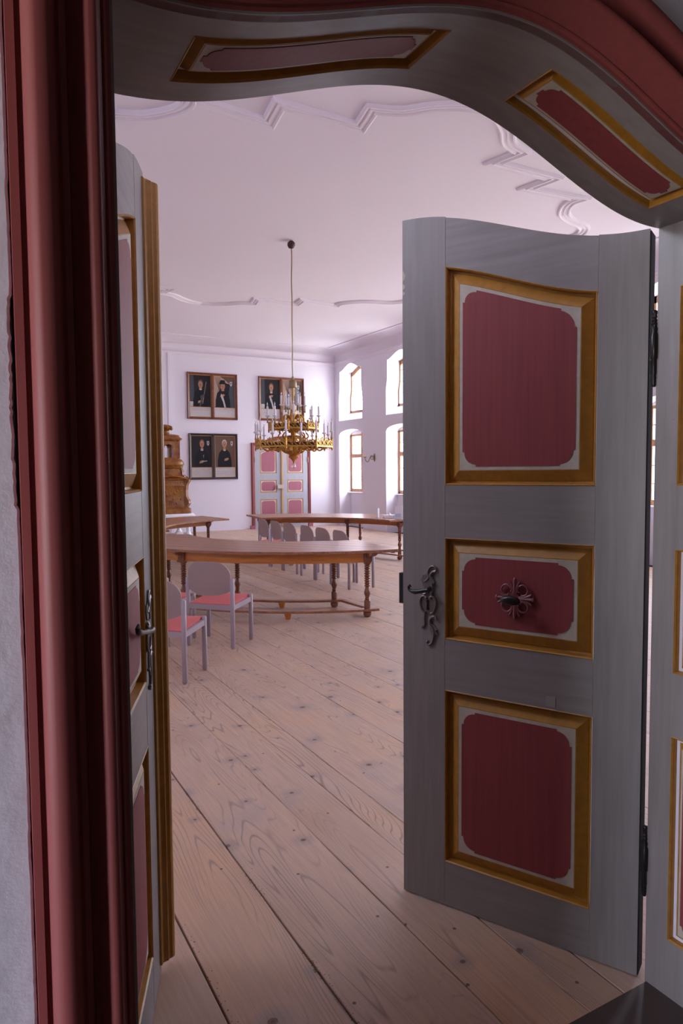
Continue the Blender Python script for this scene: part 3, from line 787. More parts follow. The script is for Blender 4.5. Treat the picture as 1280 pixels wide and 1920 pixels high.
# ================================================================== paintings
SK = (.42, .20, .11); 
PM = [mat('canvas_dark', (.022, .020, .024), .5, spec=.15), mat('robe_black', (.012, .013, .018), .5, spec=.15), mat('painted_skin', (.34, .16, .085), .6), mat('painted_drape', (.34, .24, .19), .6),
      mat('inscription_ground', (.50, .47, .48), .8), mat('inscription_ink', (.10, .07, .06), .7), mat('painted_blue_grey', (.05, .055, .07), .8), mat('painted_white', (.40, .38, .38), .6), mat('painted_brown', (.10, .045, .025), .6)]
def ell(cx, cz, rx, rz, n=16): return [(cx+rx*cos(2*pi*k/n), cz+rz*sin(2*pi*k/n)) for k in range(n)]
def portrait(mb, x0, w_, zb, zt, kind):
    """flat painted half-length figure; image area [0..1]x[0..1]"""
    H = zt-zb
    d = [0.0]
    def poly(pts, mi):
        d[0] += .0006; mb.mi = mi
        mb.add([(x0+a*w_, -.004-d[0], zb+b_*H) for a, b_ in pts], [tuple(range(len(pts)))])
    poly([(0, 0), (1, 0), (1, 1), (0, 1)], kind.get('bg', 0))
    if kind.get('drape') == 'full':
        poly([(0, 0), (.35, .1), (.25, .55), (.5, .8), (1, .72), (1, 1), (0, 1)], 3)
        poly([(.3, 1), (.75, .78), (1, .74), (1, 1)], 8); poly([(.66, 0), (1, 0), (1, .95), (.8, .8), (.7, .45)], 6)
        for k in range(5): poly([(.02+.07*k, .98), (.035+.07*k, .98), (.30, .5-.04*k), (.28, .5-.04*k)], 8)
    elif kind.get('drape') == 'side':
        poly([(0, .5), (.22, .62), (.30, .9), (.6, 1), (0, 1)], 8)
    elif kind.get('drape') == 'column':
        poly([(0, .18), (.22, .18), (.2, 1), (0, 1)], 6); poly([(.0, .16), (.36, .16), (.40, 0), (0, 0)], 7)
        poly([(.1, .14), (.3, .13), (.34, .06), (.14, .07)], 4)
    cx = kind.get('cx', .52); hy = kind.get('hy', .72)
    poly([(cx-.36, 0), (cx+.36, 0), (cx+.35, .22), (cx+.27, .46), (cx+.12, .57), (cx-.12, .57), (cx-.27, .46), (cx-.35, .22)], 1)
    poly([(cx-.07, .53), (cx+.07, .53), (cx+.06, .62), (cx-.06, .62)], 2)
    if kind.get('hat'): pass
    poly(ell(cx, hy+.035, .125, .125), kind.get('hair', 8))
    poly(ell(cx, hy, .105, .115), 2)
    for s_ in (-1, 1): poly(ell(cx+s_*.04, hy+.012, .018, .010, 8), 8)
    poly([(cx-.012, hy+.01), (cx+.012, hy+.01), (cx+.02, hy-.03), (cx-.02, hy-.03)], 8)
    poly([(cx-.035, hy-.055), (cx+.035, hy-.055), (cx+.03, hy-.064), (cx-.03, hy-.064)], 8)
    if kind.get('hat'):
        poly([(cx-.2, hy+.07), (cx+.2, hy+.07), (cx+.13, hy+.12), (cx+.09, hy+.20), (cx-.09, hy+.20), (cx-.13, hy+.12)], 1)
    else:
        poly([(cx-.06, .555), (cx, .52), (cx+.06, .555), (cx, .575)], 7)
    hx = kind.get('hx', .0); h2 = kind.get('h2', .26)
    poly([(cx+hx-.14, h2-.05), (cx+hx+.03, h2-.03), (cx+hx+.10, h2+.03), (cx+hx+.02, h2+.055), (cx+hx-.12, h2+.02)], 2)
    if kind.get('scarf'):
        poly([(cx-.10, .44), (cx-.05, .42), (cx+.02, .32), (cx+.10, .12), (cx+.14, 0), (cx+.06, 0), (cx+.0, .18), (cx-.08, .3)], 7)
    if kind.get('staff'):
        poly([(.60, .1), (.62, .1), (.80, .8), (.78, .8)], 3); poly([(.50, .34), (.72, .42), (.66, .3), (.56, .12), (.5, .0), (.44, 0), (.52, .22)], 6)
    if kind.get('book'): poly([(cx, h2), (cx+.25, h2+.02), (cx+.25, h2+.04), (cx, h2+.03)], 7)
    if kind.get('cross'):
        poly([(cx+.06, .30), (cx+.075, .30), (cx+.075, .40), (cx+.06, .40)], 3); poly([(cx+.03, .36), (cx+.105, .36), (cx+.105, .372), (cx+.03, .372)], 3)
    if kind.get('arms'):
        ax = kind['arms']; poly([(ax-.06, .84), (ax+.06, .84), (ax+.06, .74), (ax, .68), (ax-.06, .74)], 7); poly(ell(ax, .78, .03, .03, 8), 8)
def painting(x0, x1, z0, z1, fm, label, kinds, strip_h, dense):
    root = thing('painting', label, 'painting', (x0, YF-.002, 0), 0, 'double portraits on the far wall')
    w_ = x1-x0; t = .055
    mb = MB()
    def fr(a0, a1, b0, b1):
        mb.loft([[(a0+i, -d, b0+i), (a1-i, -d, b0+i), (a1-i, -d, b1-i), (a0+i, -d, b1-i)] for i, d in ((0, 0), (0, .045), (.012, .055), (.035, .045), (t, .022), (t, .0))], True, False)
    mid = w_/2
    fr(0, w_, z0, z1); mb.cbox(mid-.035, mid+.035, -.045, 0, z0+t*.8, z1-t*.8, .008)
    mb.build('frame', fm, root, 30)
    for k, (a0, a1) in enumerate(((t, mid-.035), (mid+.035, w_-t))):
        g = MB(); i = .015; zi = z0+t+strip_h
        for bx in ((a0, a1, z0+t, z0+t+i), (a0, a1, z1-t-i, z1-t), (a0, a0+i, z0+t, z1-t), (a1-i, a1, z0+t, z1-t), (a0, a1, zi, zi+i)):
            g.box(bx[0], bx[1], -.016, -.002, bx[2], bx[3])
        g.build('gilt_fillet', 'giltline', root)
        c = MB(); portrait(c, a0+i, a1-a0-2*i, zi+i, z1-t-i, kinds[k])
        c.mi = 4; c.add([(a0+i, -.004, z0+t+i), (a1-i, -.004, z0+t+i), (a1-i, -.004, zi), (a0+i, -.004, zi)], [(0, 1, 2, 3)])
        c.mi = 5; rnd = random.Random(k+int(z0*10)); y = zi-.035; row = 0
        while y > z0+t+i+.02 and row < dense:
            x = a0+i+.02; hh = .020 if row == 0 else .011
            while x < a1-i-.03:
                ww = rnd.uniform(.006, .012)
                c.add([(x, -.0045, y-hh*.5), (x+.004, -.0045, y-hh*.5), (x+.004+rnd.uniform(-.003, .003), -.0045, y+hh*rnd.uniform(.2, .6)), (x, -.0045, y+hh*.4)], [(0, 1, 2, 3)])
                if rnd.random() < .5: c.add([(x, -.0045, y), (x+ww, -.0045, y-.002), (x+ww, -.0045, y+.002), (x, -.0045, y+.003)], [(0, 1, 2, 3)])
                x += ww+(.012 if rnd.random() < .15 else .003)
            y -= .042 if row == 0 else .024; row += 1
        c.build('canvas', PM, root)
    return root
painting(5.67, 7.11, 3.115, 4.385, 'frame1', 'red-brown framed double portrait at upper left, right sitter before pale drapery wearing a hat',
         ({'drape': 'column', 'staff': 1, 'h2': .16, 'hx': 0, 'hy': .70, 'arms': None}, {'drape': 'full', 'hat': 1, 'scarf': 1, 'h2': .38, 'cx': .42, 'hy': .68, 'arms': .82}), .27, 2)
painting(5.69, 7.09, 1.45, 2.72, 'frame2', 'black framed double portrait hanging below another, both sitters in black robes',
         ({'bg': 0, 'cross': 1, 'book': 1, 'cx': .52, 'hy': .74, 'arms': .82, 'h2': .17}, {'bg': 8, 'drape': 'side', 'cx': .47, 'hy': .74, 'hair': 7, 'arms': .84, 'h2': .25, 'hx': .12}), .27, 8)
painting(7.765, 9.20, 3.13, 4.39, 'frame1', 'red-brown framed double portrait partly hidden behind the chandelier',
         ({'drape': 'column', 'cx': .55, 'hy': .72, 'h2': .42, 'scarf': 1}, {'drape': 'full', 'cx': .45, 'hy': .70, 'scarf': 1, 'arms': .82, 'h2': .4}), .27, 8)

# ================================================================== tiled stove
def sq(h, z, cy_=0, n=6, c=.3, dx=0):
    """rounded square ring, half width h"""
    pts = []; r = h*c
    for q, (sx_, sy_) in enumerate(((1, 1), (-1, 1), (-1, -1), (1, -1))):
        for k in range(n+1):
            a = q*pi/2+k*pi/2/n
            pts.append((dx+sx_*(h-r)+r*cos(a), sy_*(h-r)+r*sin(a), z))
    return pts
st = thing('tiled_stove', 'tall brown glazed tiled stove on a white base against the far wall', 'stove', (4.83, 17.95, 0))
mb = MB(); mb.loft([sq(h, z, c=.2) for h, z in ((.56, .50), (.585, .51), (.59, .56), (.565, .585), (.55, .60))]); mb.build('base_slab', 'white', st, 40)
for sx_ in (-1, 1):
    for sy_ in (-1, 1):
        mb = MB(); mb.box(-.09, .09, -.09, .09, 0, .06, T3((sx_*.42, sy_*.42, 0)))
        mb.lathe([(.075, .06), (.085, .08), (.06, .11), (.045, .16), (.06, .26), (.075, .34), (.06, .42), (.08, .45), (.085, .50)], 16, T3((sx_*.42, sy_*.42, 0))); mb.build('base_leg', 'white', st, 40)
mb = MB(); mb.loft([sq(h, z, c=.25) for h, z in ((.50, .60), (.515, .61), (.515, .72), (.49, .74), (.46, .76))]); mb.build('base_course', 'glaze', st, 40)
mb = MB(); mb.loft([sq(h, z, c=.35) for h, z in ((.43, .76), (.435, .80), (.42, .86), (.42, 1.28), (.435, 1.30), (.435, 1.33), (.42, 1.35), (.42, 1.44), (.46, 1.46), (.48, 1.50))])
for k in range(4):                     # relief ornament in each face
    T = T3((0, 0, 0), k*pi/2)
    rr = random.Random(5)
    for j in range(34):
        u, z = rr.gauss(0, .12), rr.uniform(.84, 1.26); r = rr.uniform(.012, .028)
        if abs(u) > .3: continue
        mb.lathe([(r*.2, -r*.6), (r, 0), (r*.3, r*.6)], 6, T @ T3((u, -.421, z), 0, pi/2))
    for j in range(11): mb.lathe([(.004, -.012), (.02, 0), (.004, .012)], 6, T @ T3((-.3+.06*j, -.423, 1.40), 0, pi/2))
mb.build('firebox', 'glaze', st, 40)
mb = MB()
for k in range(4):                     # wavy cornice over the firebox
    T = T3((0, 0, 0), k*pi/2)
    us = samples(-.44, .44, 24)
    w1 = lambda u: 1.49+.085*math.exp(-(u/.16)**2)-.02*cos(u*14)
    mb.loft([[(u, -.40, w1(u)-.05), (u, -.47, w1(u)-.02), (u, -.49, w1(u)+.01), (u, -.46, w1(u)+.04), (u, -.38, w1(u)+.05)] for u in us], True, True, T)
mb.build('wavy_cornice', 'glaze', st, 40)
for k in range(4):                     # scrolled corner pilasters
    T = T3((0, 0, 0), pi/4+k*pi/2)
    mb = MB()
    pr = [(.50, .62), (.62, .62), (.62, .74), (.58, .76), (.62, .80), (.655, .86), (.65, .93), (.61, .99), (.585, 1.05), (.585, 1.20), (.60, 1.33), (.63, 1.38), (.665, 1.42), (.67, 1.47), (.50, 1.48)]
    mb.prism(pr, -.06, .06, lambda a, b_, d: (a, d, b_), T); mb.build('corner_scroll', 'glaze', st)
mb = MB(); mb.loft([sq(h, z, c=.4) for h, z in ((.42, 1.50), (.40, 1.55), (.36, 1.60), (.345, 1.68), (.33, 1.74), (.37, 1.78), (.365, 1.80))]); 
for k in range(4):
    T = T3((0, 0, 0), pi/4+k*pi/2); mb.prism([(.40, 1.50), (.54, 1.52), (.53, 1.56), (.48, 1.58), (.485, 1.68), (.45, 1.74), (.40, 1.76), (.36, 1.76)], -.045, .045, lambda a, b_, d: (a, d, b_), T)
mb.build('shoulder', 'glaze', st, 40)
mb = MB(); mb.loft([sq(h, z, c=.55) for h, z in ((.33, 1.79), (.38, 1.81), (.41, 1.86), (.405, 1.91), (.36, 1.97), (.31, 2.01), (.30, 2.03))]); mb.build('bulb_course', 'glaze', st, 60)
mb = MB()                              # open lantern with arches on all sides
for sx_ in (-1, 1):
    for sy_ in (-1, 1): mb.loft([[(sx_*(.20+a), sy_*(.20+b_), z) for a, b_ in ((-.085, -.085), (.085, -.085), (.085, .085), (-.085, .085))] for z in (2.02, 2.52)])
for k in range(4):
    T = T3((0, 0, 0), k*pi/2)
    mb2 = [(u, 2.27+.10*sqrt(max(0, 1-(u/.115)**2))) for u in samples(-.115, .115, 12)]
    mb.loft([[(u, -.285, z), (u, -.20, z), (u, -.20, 2.52), (u, -.285, 2.52)] for u, z in mb2], True, True, T)
    mb.prism([(.285, 2.02), (.37, 2.03), (.335, 2.10), (.325, 2.35), (.34, 2.40), (.37, 2.46), (.385, 2.50), (.285, 2.50)], -.05, .05, lambda a, b_, d: (a*1.05, d, b_), T @ T3((0, 0, 0), pi/4))
mb.build('lantern', 'glaze', st)
mb = MB(); mb.loft([sq(h, z, c=.3) for h, z in ((.29, 2.46), (.345, 2.48), (.355, 2.52), (.32, 2.54), (.30, 2.56), (.29, 2.60), (.23, 2.62), (.12, 2.64))]); mb.build('crown_cornice', 'glaze', st, 40)
mb = MB(); mb.lathe([(.12, 2.62), (.10, 2.66), (.075, 2.70), (.08, 2.72), (.13, 2.75), (.155, 2.79), (.14, 2.83), (.09, 2.87), (.03, 2.885)], 20)
for k in range(8):
    a = k*pi/4; mb.tube([(.10*cos(a), .10*sin(a), 2.85), (.155*cos(a), .155*sin(a), 2.82), (.17*cos(a), .17*sin(a), 2.77), (.15*cos(a), .15*sin(a), 2.735)], [.02, .03, .03, .012], 6)
mb.build('crown_vase', 'glaze', st, 50)

# ================================================================== tables
TZ = .772
def turned():
    p = [(.030, .062), (.045, .055), (.047, .030), (.035, .006), (.02, .0)][::-1]
    p += [(.033, .066), (.035, .07), (.037, .18), (.034, .19), (.022, .20), (.032, .21), (.022, .22)]
    z = .22
    p += [(.026, .24), (.036, .268), (.037, .285), (.026, .315), (.021, .335)]
    for k in range(9):
        z = .345+k*.028; p += [(.020, z), (.033, z+.010), (.033, z+.018), (.020, z+.027)]
    return p
def table(name, label, cx, cyy, a0, a1, legs, ri=1.9, ro=3.08, group='quarter-ring conference tables'):
    am = radians((a0+a1)/2); half = radians((a1-a0)/2)
    root = thing(name, label, 'table', (cx, cyy, 0), am-pi/2, group)
    # local: y = outward along the middle radius, x = along the chord
    def hw(n_, edge):            # half length at distance n_
        return n_*math.tan(half) if half < 1.5 else 9
    edges_ = []; n_ = ri*cos(half); 
    k = 7; n0 = n_; n1 = ro
    for i in range(k):
        e0, e1 = n0+(n1-n0)*i/k, n0+(n1-n0)*(i+1)/k
        edges_.append((e0+.0015, e1-.0015))
    for e0, e1 in edges_:
        for s_ in (-1, 1):
            rows = []
            m = 12
            for q in range(m+1):
                y = e0+(e1-e0)*q/m
                out = min(sqrt(max(0, ro*ro-y*y)), y*math.tan(half))
                inn = sqrt(max(0, ri*ri-y*y)) if y < ri else 0
                if out <= inn+.002: out = inn+.002
                rows.append((y, inn+.0003, out, TZ-.0022*(2*q/m-1)**2))
            mb = MB()
            mb.loft([[(s_*i_, y, TZ-.032), (s_*o_, y, TZ-.032), (s_*o_, y, tz-.006), (s_*(o_-.004), y, tz), (s_*i_, y, tz)] for y, i_, o_, tz in rows])
            mb.build('top_board', 'ttop', root, 30)
    def arc(r, b0, b1, n=30): return [(r*cos(q), r*sin(q)) for q in samples(b0, b1, n)]
    rel = lambda a: radians(a)-am+pi/2
    for r in (2.33, 2.98):
        ls = [rel(a) for rr, a in legs if rr == r]
        mb = MB(); sweep(mb, arc(r, min(ls), max(ls)), [(-.016, TZ-.145), (.016, TZ-.145), (.016, TZ-.033), (-.016, TZ-.033)], lambda p, h: (p[0], p[1], h), pclosed=True)
        mb.build('apron', 'tapron', root, 30)
        mb = MB(); e = .13/r
        sweep(mb, arc(r, min(ls)-e, max(ls)+e), [(-.045, .068), (.045, .068), (.045, .094), (-.045, .094)], lambda p, h: (p[0], p[1], h), pclosed=True)
        mb.build('stretcher', 'ttop', root, 30)
        for f in (.25, .75):
            mb = MB(); q = min(ls)+(max(ls)-min(ls))*f
            mb.loft([[(-w_, -w_*.8, z), (w_, -w_*.8, z), (w_, w_*.8, z), (-w_, w_*.8, z)] for w_, z in ((.03, 0), (.05, .068))], True, True, T3((r*cos(q), r*sin(q), 0), q))
            mb.build('stretcher_foot', 'tapron', root)
    for rr, a in legs:
        q = rel(a); T = T3((rr*cos(q), rr*sin(q), 0), q)
        mb = MB(); mb.lathe(turned(), 14, T)
        mb.loft([[(x*h, y*h, z) for x, y in ((-1, -1), (1, -1), (1, 1), (-1, 1))] for h, z in ((.022, .595), (.045, .645), (.045, TZ-.032))], True, True, T)
        mb.build('leg', 'tleg', root, 35)
        bl = MB(); bl.prism([(-.02, TZ-.033), (.16, TZ-.033), (.16, TZ-.05), (.12, TZ-.055), (.10, TZ-.075), (.05, TZ-.085), (-.02, TZ-.14)], -.02, .02, lambda a_, b_, d: (a_, d, b_), T @ Matrix.Rotation(0 if rr > 2.5 else pi, 4, 'Z'))
        sgn = 1 if q > pi/2+.15 else (-1 if q < pi/2-.15 else 0)
        if sgn: bl.prism([(-.02, TZ-.033), (.16, TZ-.033), (.16, TZ-.05), (.12, TZ-.055), (.10, TZ-.075), (.05, TZ-.085), (-.02, TZ-.14)], -.02, .02, lambda a_, b_, d: (a_, d, b_), T @ Matrix.Rotation(sgn*pi/2, 4, 'Z'))
        bl.build('bracket', 'tleg', root)
    # radial end pieces of the footrest
    for f, pick in ((min, -1), (max, 1)):
        q1 = f(rel(a) for rr, a in legs if rr > 2.5); q0 = f(rel(a) for rr, a in legs if rr < 2.5)
        a_, b_ = (2.26*cos(q0+pick*.03), 2.26*sin(q0+pick*.03)), (3.02*cos(q1+pick*.03), 3.02*sin(q1+pick*.03))
        mb = MB(); sweep(mb, [a_, b_], [(-.035, .066), (.035, .066), (.035, .092), (-.035, .092)], lambda p, h: (p[0], p[1], h), pclosed=True)
        mb.build('stretcher', 'ttop', root)
    return root
table('curved_table', 'nearest curved wooden table across the middle, coral-seated chairs drawn up to its near side', 4.83, 9.63, 173, 262,
      [(2.98, 255.5), (2.33, 250), (2.98, 213), (2.33, 220), (2.98, 186), (2.33, 187)])
table('curved_table', 'curved wooden table at left in front of the tiled stove, its concave edge facing us', 4.80, 10.70, 97, 180.5,
      [(2.98, 101.5), (2.33, 103), (2.98, 136), (2.33, 136), (2.98, 172), (2.33, 172)])
table('curved_table', 'far curved wooden table below the chandelier, with leaflets and six chairs before it', 4.93, 10.55, -2, 83,
      [(2.98, 4), (2.33, 6), (2.98, 37), (2.33, 37), (2.98, 78), (2.33, 77)])

# ================================================================== chairs
def make_chair(label):
    r = thing('chair', label, 'chair', group='taupe stacking chairs with coral seats')
    hw_, hd = .235, .195                      # local: faces +y, origin between the legs
    for sx_ in (-1, 1):
        mb = MB(); mb.cbox(sx_*hw_-.019, sx_*hw_+.019, -hd-.019, -hd+.019, 0, .668, .010); mb.build('leg', 'chair', r, 50)
        mb = MB(); mb.cbox(sx_*hw_-.019, sx_*hw_+.019, hd-.019, hd+.019, 0, .462, .010); mb.build('leg', 'chair', r, 50)
    mb = MB()
    mb.box(-hw_+.015, hw_-.015, -hd-.010, -hd+.012, .365, .412); mb.box(-hw_+.015, hw_-.015, hd-.012, hd+.010, .385, .432)
    for sx_ in (-1, 1):
        mb.loft([[(sx_*hw_-.011, y, z), (sx_*hw_+.011, y, z), (sx_*hw_+.011, y, z+.046), (sx_*hw_-.011, y, z+.046)] for y, z in ((-hd+.01, .366), (hd-.01, .386))])
    mb.build('seat_frame', 'chair', r)
    mb = MB(); g = 10
    def zt(x, y): return .432+.018*(y/hd)+.006*(x/hw_)**2+.012*(max(0, 1-(x/(hw_-.02))**6)*max(0, 1-((y)/(hd+.01))**6))
    X = samples(-hw_+.018, hw_-.018, g); Y = samples(-hd+.004, hd+.012, g)
    vs = [(x, y, zt(x, y)) for y in Y for x in X]; n = g+1; fs = [(j*n+i, j*n+i+1, (j+1)*n+i+1, (j+1)*n+i) for j in range(g) for i in range(g)]
    mb.add(vs, fs)
    per = [i for i in range(n)]+[j*n+g for j in range(1, n)]+[g*n+i for i in range(g-1, -1, -1)]+[j*n for j in range(g-1, 0, -1)]
    mb.loft([[vs[i] for i in per], [(vs[i][0], vs[i][1], vs[i][2]-.030) for i in per]], True, False)
    mb.add([(vs[i][0], vs[i][1], vs[i][2]-.030) for i in per], [tuple(range(len(per)))])
    mb.build('seat', 'seat', r, 50)
    # moulded plywood back between the posts
    mb = MB(); m = 24; rows = []
    W_ = hw_-.012
    for k in range(m+1):
        u = W_*sin(pi/2*(-1+2*k/m)); t = min(1, abs(u)/W_)
        top = .825-.012*t*t-.115*(1-sqrt(max(0, 1-max(0, (t-.42)/.58)**2))); bot = .50+.05*(t**2.6)
        top = max(top, .665)
        bow = -.030*(1-t*t)
        def yy(z): return -hd-.004+bow-(z-.60)*.10
        rows.append([(u, yy(bot), bot), (u, yy(top), top), (u, yy(top)+.010, top), (u, yy(bot)+.010, bot)])
    mb.loft(rows); mb.build('backrest', 'back', r, 50)
    return r
def chair_pose(rr, d):
    """rear right foot and facing direction -> centre, rz"""
    l = hypot(*d); d = (d[0]/l, d[1]/l); left = (-d[1], d[0])
    return ((rr[0]+d[0]*.195+left[0]*.235, rr[1]+d[1]*.195+left[1]*.235, 0), atan2(d[1], d[0])-pi/2)
base = None
def chair(pose, label):
    global base
    if base is None:
        base = make_chair(label); base.location = pose[0]; base.rotation_euler = (0, 0, pose[1])
    else: dup(base, pose[0], pose[1], label)
chair(chair_pose((1.545, 5.33), (.66, .75)), 'nearest taupe chair with coral seat, cut off by the left door leaf')
chair(chair_pose((2.25, 6.155), (.74, .68)), 'whole taupe chair with coral seat standing behind the nearest one')
chair(chair_pose((1.74, 6.55), (.84, .55)), 'taupe chair mostly hidden between two chairs at the near table')
names = ['first', 'second', 'third', 'fourth', 'fifth', 'sixth']
for k, yc in enumerate((11.45, 10.90, 10.36, 9.71, 9.19, 8.64)):
    q = ('leftmost', 'second from left', 'third from left', 'third from right', 'second from right', 'rightmost')[k]
    chair(((4.995, yc, 0), -pi/2+random.uniform(-.03, .03)), 'taupe chair facing away, %s in the row of six behind the near table' % q)

# ================================================================== chandelier
ch = thing('chandelier', 'gilt three-tiered chandelier with white candles hanging over the tables', 'chandelier', (4.80, 10.185, 0))
mb = MB(); mb.lathe([(.01, 5.17), (.045, 5.185), (.062, 5.22), (.058, 5.26), (.03, 5.29)], 16); mb.build('ceiling_ball', 'dkred', ch, 60)
mb = MB(); mb.tube([(.004*sin(z*9), .004*cos(z*7), z) for z in samples(3.14, 5.19, 20)], .009, 6); mb.build('hanging_rope', 'brassd', ch, 60)
mb = MB(); mb.lathe([(.008, 3.18), (.02, 3.16), (.018, 3.13), (.035, 3.12), (.055, 3.10), (.062, 3.06), (.064, 3.0), (.054, 2.99), (.054, 3.02), (.02, 3.04)], 20, None, False); mb.build('canopy', 'brassd', ch, 40)
for k in range(10):
    a = 2*pi*k/10; mb = MB(); mb.lathe([(.002, 2.70), (.008, 2.71), (.009, 2.98), (.002, 3.0)], 6, T3((.056*cos(a), .056*sin(a), 0))); mb.build('glass_rod', 'bulb', ch)
mb = MB(); mb.lathe([(.015, 3.08), (.03, 3.0), (.018, 2.95), (.03, 2.90), (.016, 2.86), (.016, 2.66), (.045, 2.64), (.055, 2.56), (.04, 2.53), (.05, 2.48), (.065, 2.40), (.05, 2.32), (.04, 2.24), (.07, 2.18), (.085, 2.10), (.06, 2.02),
                          (.10, 1.98), (.115, 1.95), (.07, 1.92), (.085, 1.89), (.05, 1.86), (.02, 1.83), (.012, 1.80)][::-1], 18); mb.build('column', 'brass', ch, 50)
mb = MB(); mb.lathe([(.03, 2.64), (.052, 2.645), (.055, 2.70), (.045, 2.72), (.015, 2.73)], 14); mb.build('ivory_collar', 'cream_c', ch, 50)
mb = MB(); mb.lathe([(.012, 1.70), (.03, 1.715), (.036, 1.74), (.03, 1.77), (.012, 1.80)], 12); mb.build('glass_drop', 'bulb', ch, 60)
def scroll(mb, a, p, r):
    mb.tube([(x*cos(a), x*sin(a), z) for x, z in cat(p, 5)], r, 6)
mb = MB()
for k in range(8):
    a = k*pi/4+.2
    scroll(mb, a, [(.05, 2.50), (.12, 2.56), (.17, 2.50), (.16, 2.42), (.10, 2.36), (.06, 2.28)], .016)
    scroll(mb, a, [(.03, 2.22), (.10, 2.22), (.22, 2.14), (.40, 2.12), (.60, 2.07)], .013)
    scroll(mb, a, [(.09, 1.95), (.16, 1.98), (.20, 2.05), (.28, 2.00), (.36, 2.03), (.42, 1.99), (.50, 2.04)], .014)
    scroll(mb, a, [(.06, 2.33), (.16, 2.36), (.28, 2.33), (.37, 2.34)], .011)
    scroll(mb, a+.2, [(.10, 2.0), (.14, 2.06), (.10, 2.12), (.17, 2.16), (.24, 2.22), (.20, 2.28)], .012)
mb.build('scroll_arms', 'brass', ch, 60)
def gallery(R, z0, z1, band, name):
    g = MB(); n = 8
    path_ = [(R*cos(2*pi*k/n+.16), R*sin(2*pi*k/n+.16)) for k in range(n)][::-1]
    sweep(g, path_, [(-.014, z0), (.014, z0), (.014, z0+.022), (-.014, z0+.022)], lambda p, h: (p[0], p[1], h), closed=True, pclosed=True)
    o = g.build(name, 'brass', ch)
    g = MB(); sweep(g, path_, [(-.024, z0+.01), (-.018, z0+.01), (-.018, z0+band), (-.024, z0+band)], lambda p, h: (p[0], p[1], h), closed=True, pclosed=True); g.build('dark_band', 'dkred', o)
    g = MB()                         # pierced crest: scrolls along every side
    for k in range(n):
        p0, p1 = path_[k], path_[(k+1) % n]; L = hypot(p1[0]-p0[0], p1[1]-p0[1]); d = ((p1[0]-p0[0])/L, (p1[1]-p0[1])/L)
        m = max(3, int(L/.10)); h = z1-z0-.02
        def pt(u, z): return (p0[0]+d[0]*u, p0[1]+d[1]*u, z)
        for j in range(m):
            c = L*(j+.5)/m; r = L/m*.42; hh = h*(.62+.38*(1-abs((j+.5)/m-.5)*2))
            zc = z0+.02+hh*.5
            g.tube([pt(c+r*cos(t), zc+hh*.42*sin(t)) for t in [radians(-90+s*330/10) for s in range(11)]], .0085, 5)
            g.tube([pt(c-r, z0+.03), pt(c-r*.2, zc), pt(c+r*.9, zc+hh*.45)], .008, 5)
            g.lathe([(.002, -.012), (.012, 0), (.002, .016)], 6, Matrix.Translation(pt(c, z0+.02+hh)))
            g.lathe([(.001, -.03), (.009, -.012), (.004, 0)], 6, Matrix.Translation(pt(c, z0)))
        g.lathe([(.006, z0-.05), (.018, z0-.02), (.014, z0), (.014, z1-.02), (.02, z1), (.008, z1+.012)], 8, T3((p0[0], p0[1], 0)))
    g.build('pierced_crest', 'brass', o)
    return o
gallery(.62, 2.04, 2.19, .07, 'lower_ring'); gallery(.40, 2.33, 2.45, .085, 'middle_ring')
cbase = None
def candle(R, a, z, hgt=.14, stem=.09):
    global cbase
    if cbase is None:
        m1 = MB(); m1.lathe([(.015, 0), (.016, hgt), (.006, hgt+.004)], 10); o = m1.build('candle', 'candle', ch, 50)
        m2 = MB(); m2.lathe([(.005, hgt), (.0095, hgt+.02), (.009, hgt+.045), (.003, hgt+.07)], 8); m2.build('bulb', 'bulb', o, 60)
        m3 = MB(); m3.lathe([(.004, -.035), (.012, -.03), (.016, -.02), (.034, -.008), (.037, -.002), (.014, .002)], 12); m3.build('drip_pan', 'candle', o, 50)
        m4 = MB(); m4.lathe([(.012, -.12), (.016, -.10), (.008, -.08), (.012, -.06), (.007, -.045), (.012, -.03)], 8); m4.build('socket', 'brassd', o, 50)
        cbase = o
    else:
        o = cbase.copy(); COL.objects.link(o); o.parent = ch
        for g in cbase.children:
            q = g.copy(); COL.objects.link(q); q.parent = o
    o.location = (R*cos(a), R*sin(a), z)
for k in range(16): candle(.62*(1 if k % 2 == 0 else .93), 2*pi*k/16+.16, 2.30 if k % 2 == 0 else 2.26)
for k in range(8): candle(.41, 2*pi*k/8+.16+.2, 2.555 if k % 2 else 2.535)
for k in range(6): candle(.19, 2*pi*k/6+.5, 2.715 if k % 2 else 2.735)

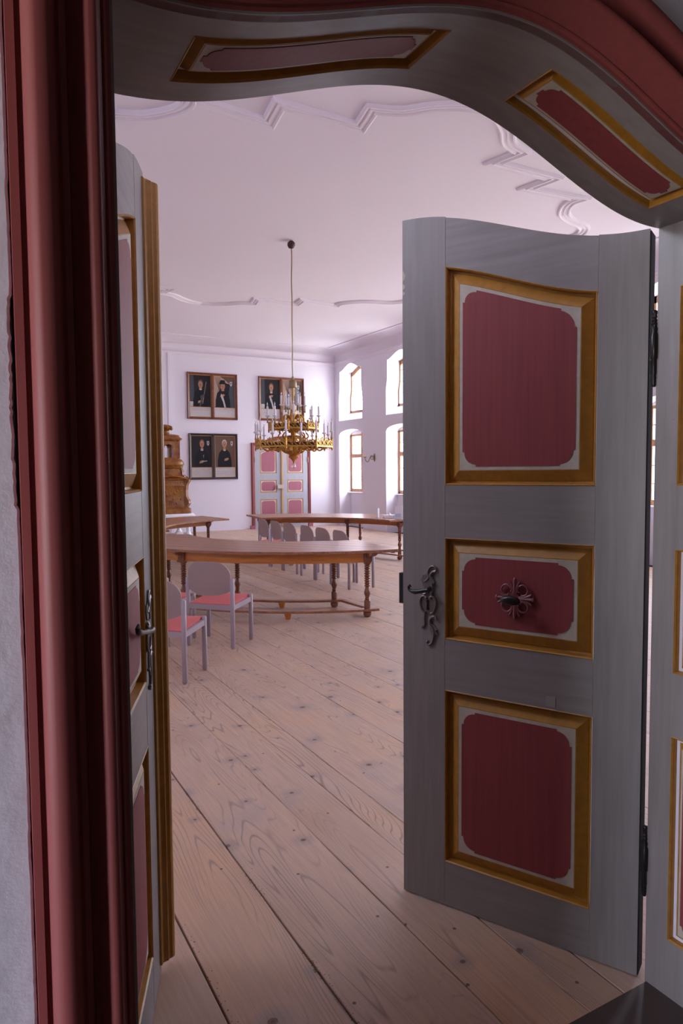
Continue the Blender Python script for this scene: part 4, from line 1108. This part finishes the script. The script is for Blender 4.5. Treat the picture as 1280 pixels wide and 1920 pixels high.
# ================================================================== wall sconce
sc = thing('wall_sconce', 'small brass candle sconce on the pier between the far windows', 'sconce', (XR, 16.53, 2.02))
mb = MB(); mb.lathe([(.03, 0), (.045, .004), (.05, .010), (.035, .018), (.02, .03), (.008, .036)], 12, T3((0, 0, 0), 0, 0, -pi/2) @ Matrix.Scale(2.4, 4, (1, 0, 0))); mb.build('back_plate', 'brassd', sc, 40)
mb = MB(); 
mb.tube([(x, 0, z) for x, z in cat([(-.02, .0), (-.07, .05), (-.12, .05), (-.16, -.02), (-.20, -.10), (-.26, -.11), (-.30, -.06), (-.31, 0)], 5)], .010, 6)
mb.tube([(x, 0, z) for x, z in cat([(-.03, -.02), (-.08, -.05), (-.13, -.02), (-.11, .03), (-.07, .01)], 5)], .009, 6)
mb.lathe([(.006, -.02), (.02, -.01), (.055, .0), (.058, .008), (.012, .01)], 12, T3((-.31, 0, .01))); mb.build('arm', 'brassd', sc, 60)
mb = MB(); mb.lathe([(.018, .02), (.019, .14), (.008, .145)], 10, T3((-.31, 0, 0))); mb.build('candle', 'cream_c', sc, 50)

# ================================================================== things on the far table
mb = MB(); mb.box(-.05, .02, -.04, .04, 0, .006); mb.box(-.004, .004, -.04, .04, .006, .185)
o = mb.build('leaflet_holder', 'acrylic'); o.location = (6.97, 11.09, TZ); o.rotation_euler = (0, 0, radians(-55))
tag(o, 'slim clear acrylic holder standing on the far curved table left of the tissue box', 'holder')
r = thing('tissue_box', 'low grey and pale blue tissue box on the far curved table', 'box', (7.16, 11.00, TZ), radians(-35))
mb = MB(); mb.cbox(-.12, .06, -.06, .06, 0, .055, .004); mb.build('carton', 'paper', r)
mb = MB(); mb.cbox(.0605, .13, -.06, .06, 0, .058, .004); mb.build('carton_end', 'bluepaper', r)
mb = MB(); mb.loft([[(.035*q*cos(a)*(1+.3*sin(3*a)), .03*q*sin(a), z) for a in [2*pi*k/12 for k in range(12)]] for q, z in ((1, .052), (.7, .07), (.35, .09), (.05, .10))]); mb.build('tissue', 'paper', r, 60)
r = thing('menu_display', 'upright white folded card display at the right end of the far table', 'display', (7.16, 10.69, TZ), radians(-50))
mb = MB(); mb.prism([(-.045, 0), (-.040, 0), (-.002, .235), (-.006, .24)], -.07, .07, lambda a, b_, d: (d, a, b_)); mb.prism([(.045, 0), (.040, 0), (-.002, .235), (.002, .24)], -.07, .07, lambda a, b_, d: (d, a, b_)); mb.build('card', 'paper', r)
mb = MB(); mb.box(.070, .076, -.05, .05, 0, .01); mb.box(-.055, .055, -.0455, -.0448, .03, .10); mb.build('card_print', 'bluepaper', r)
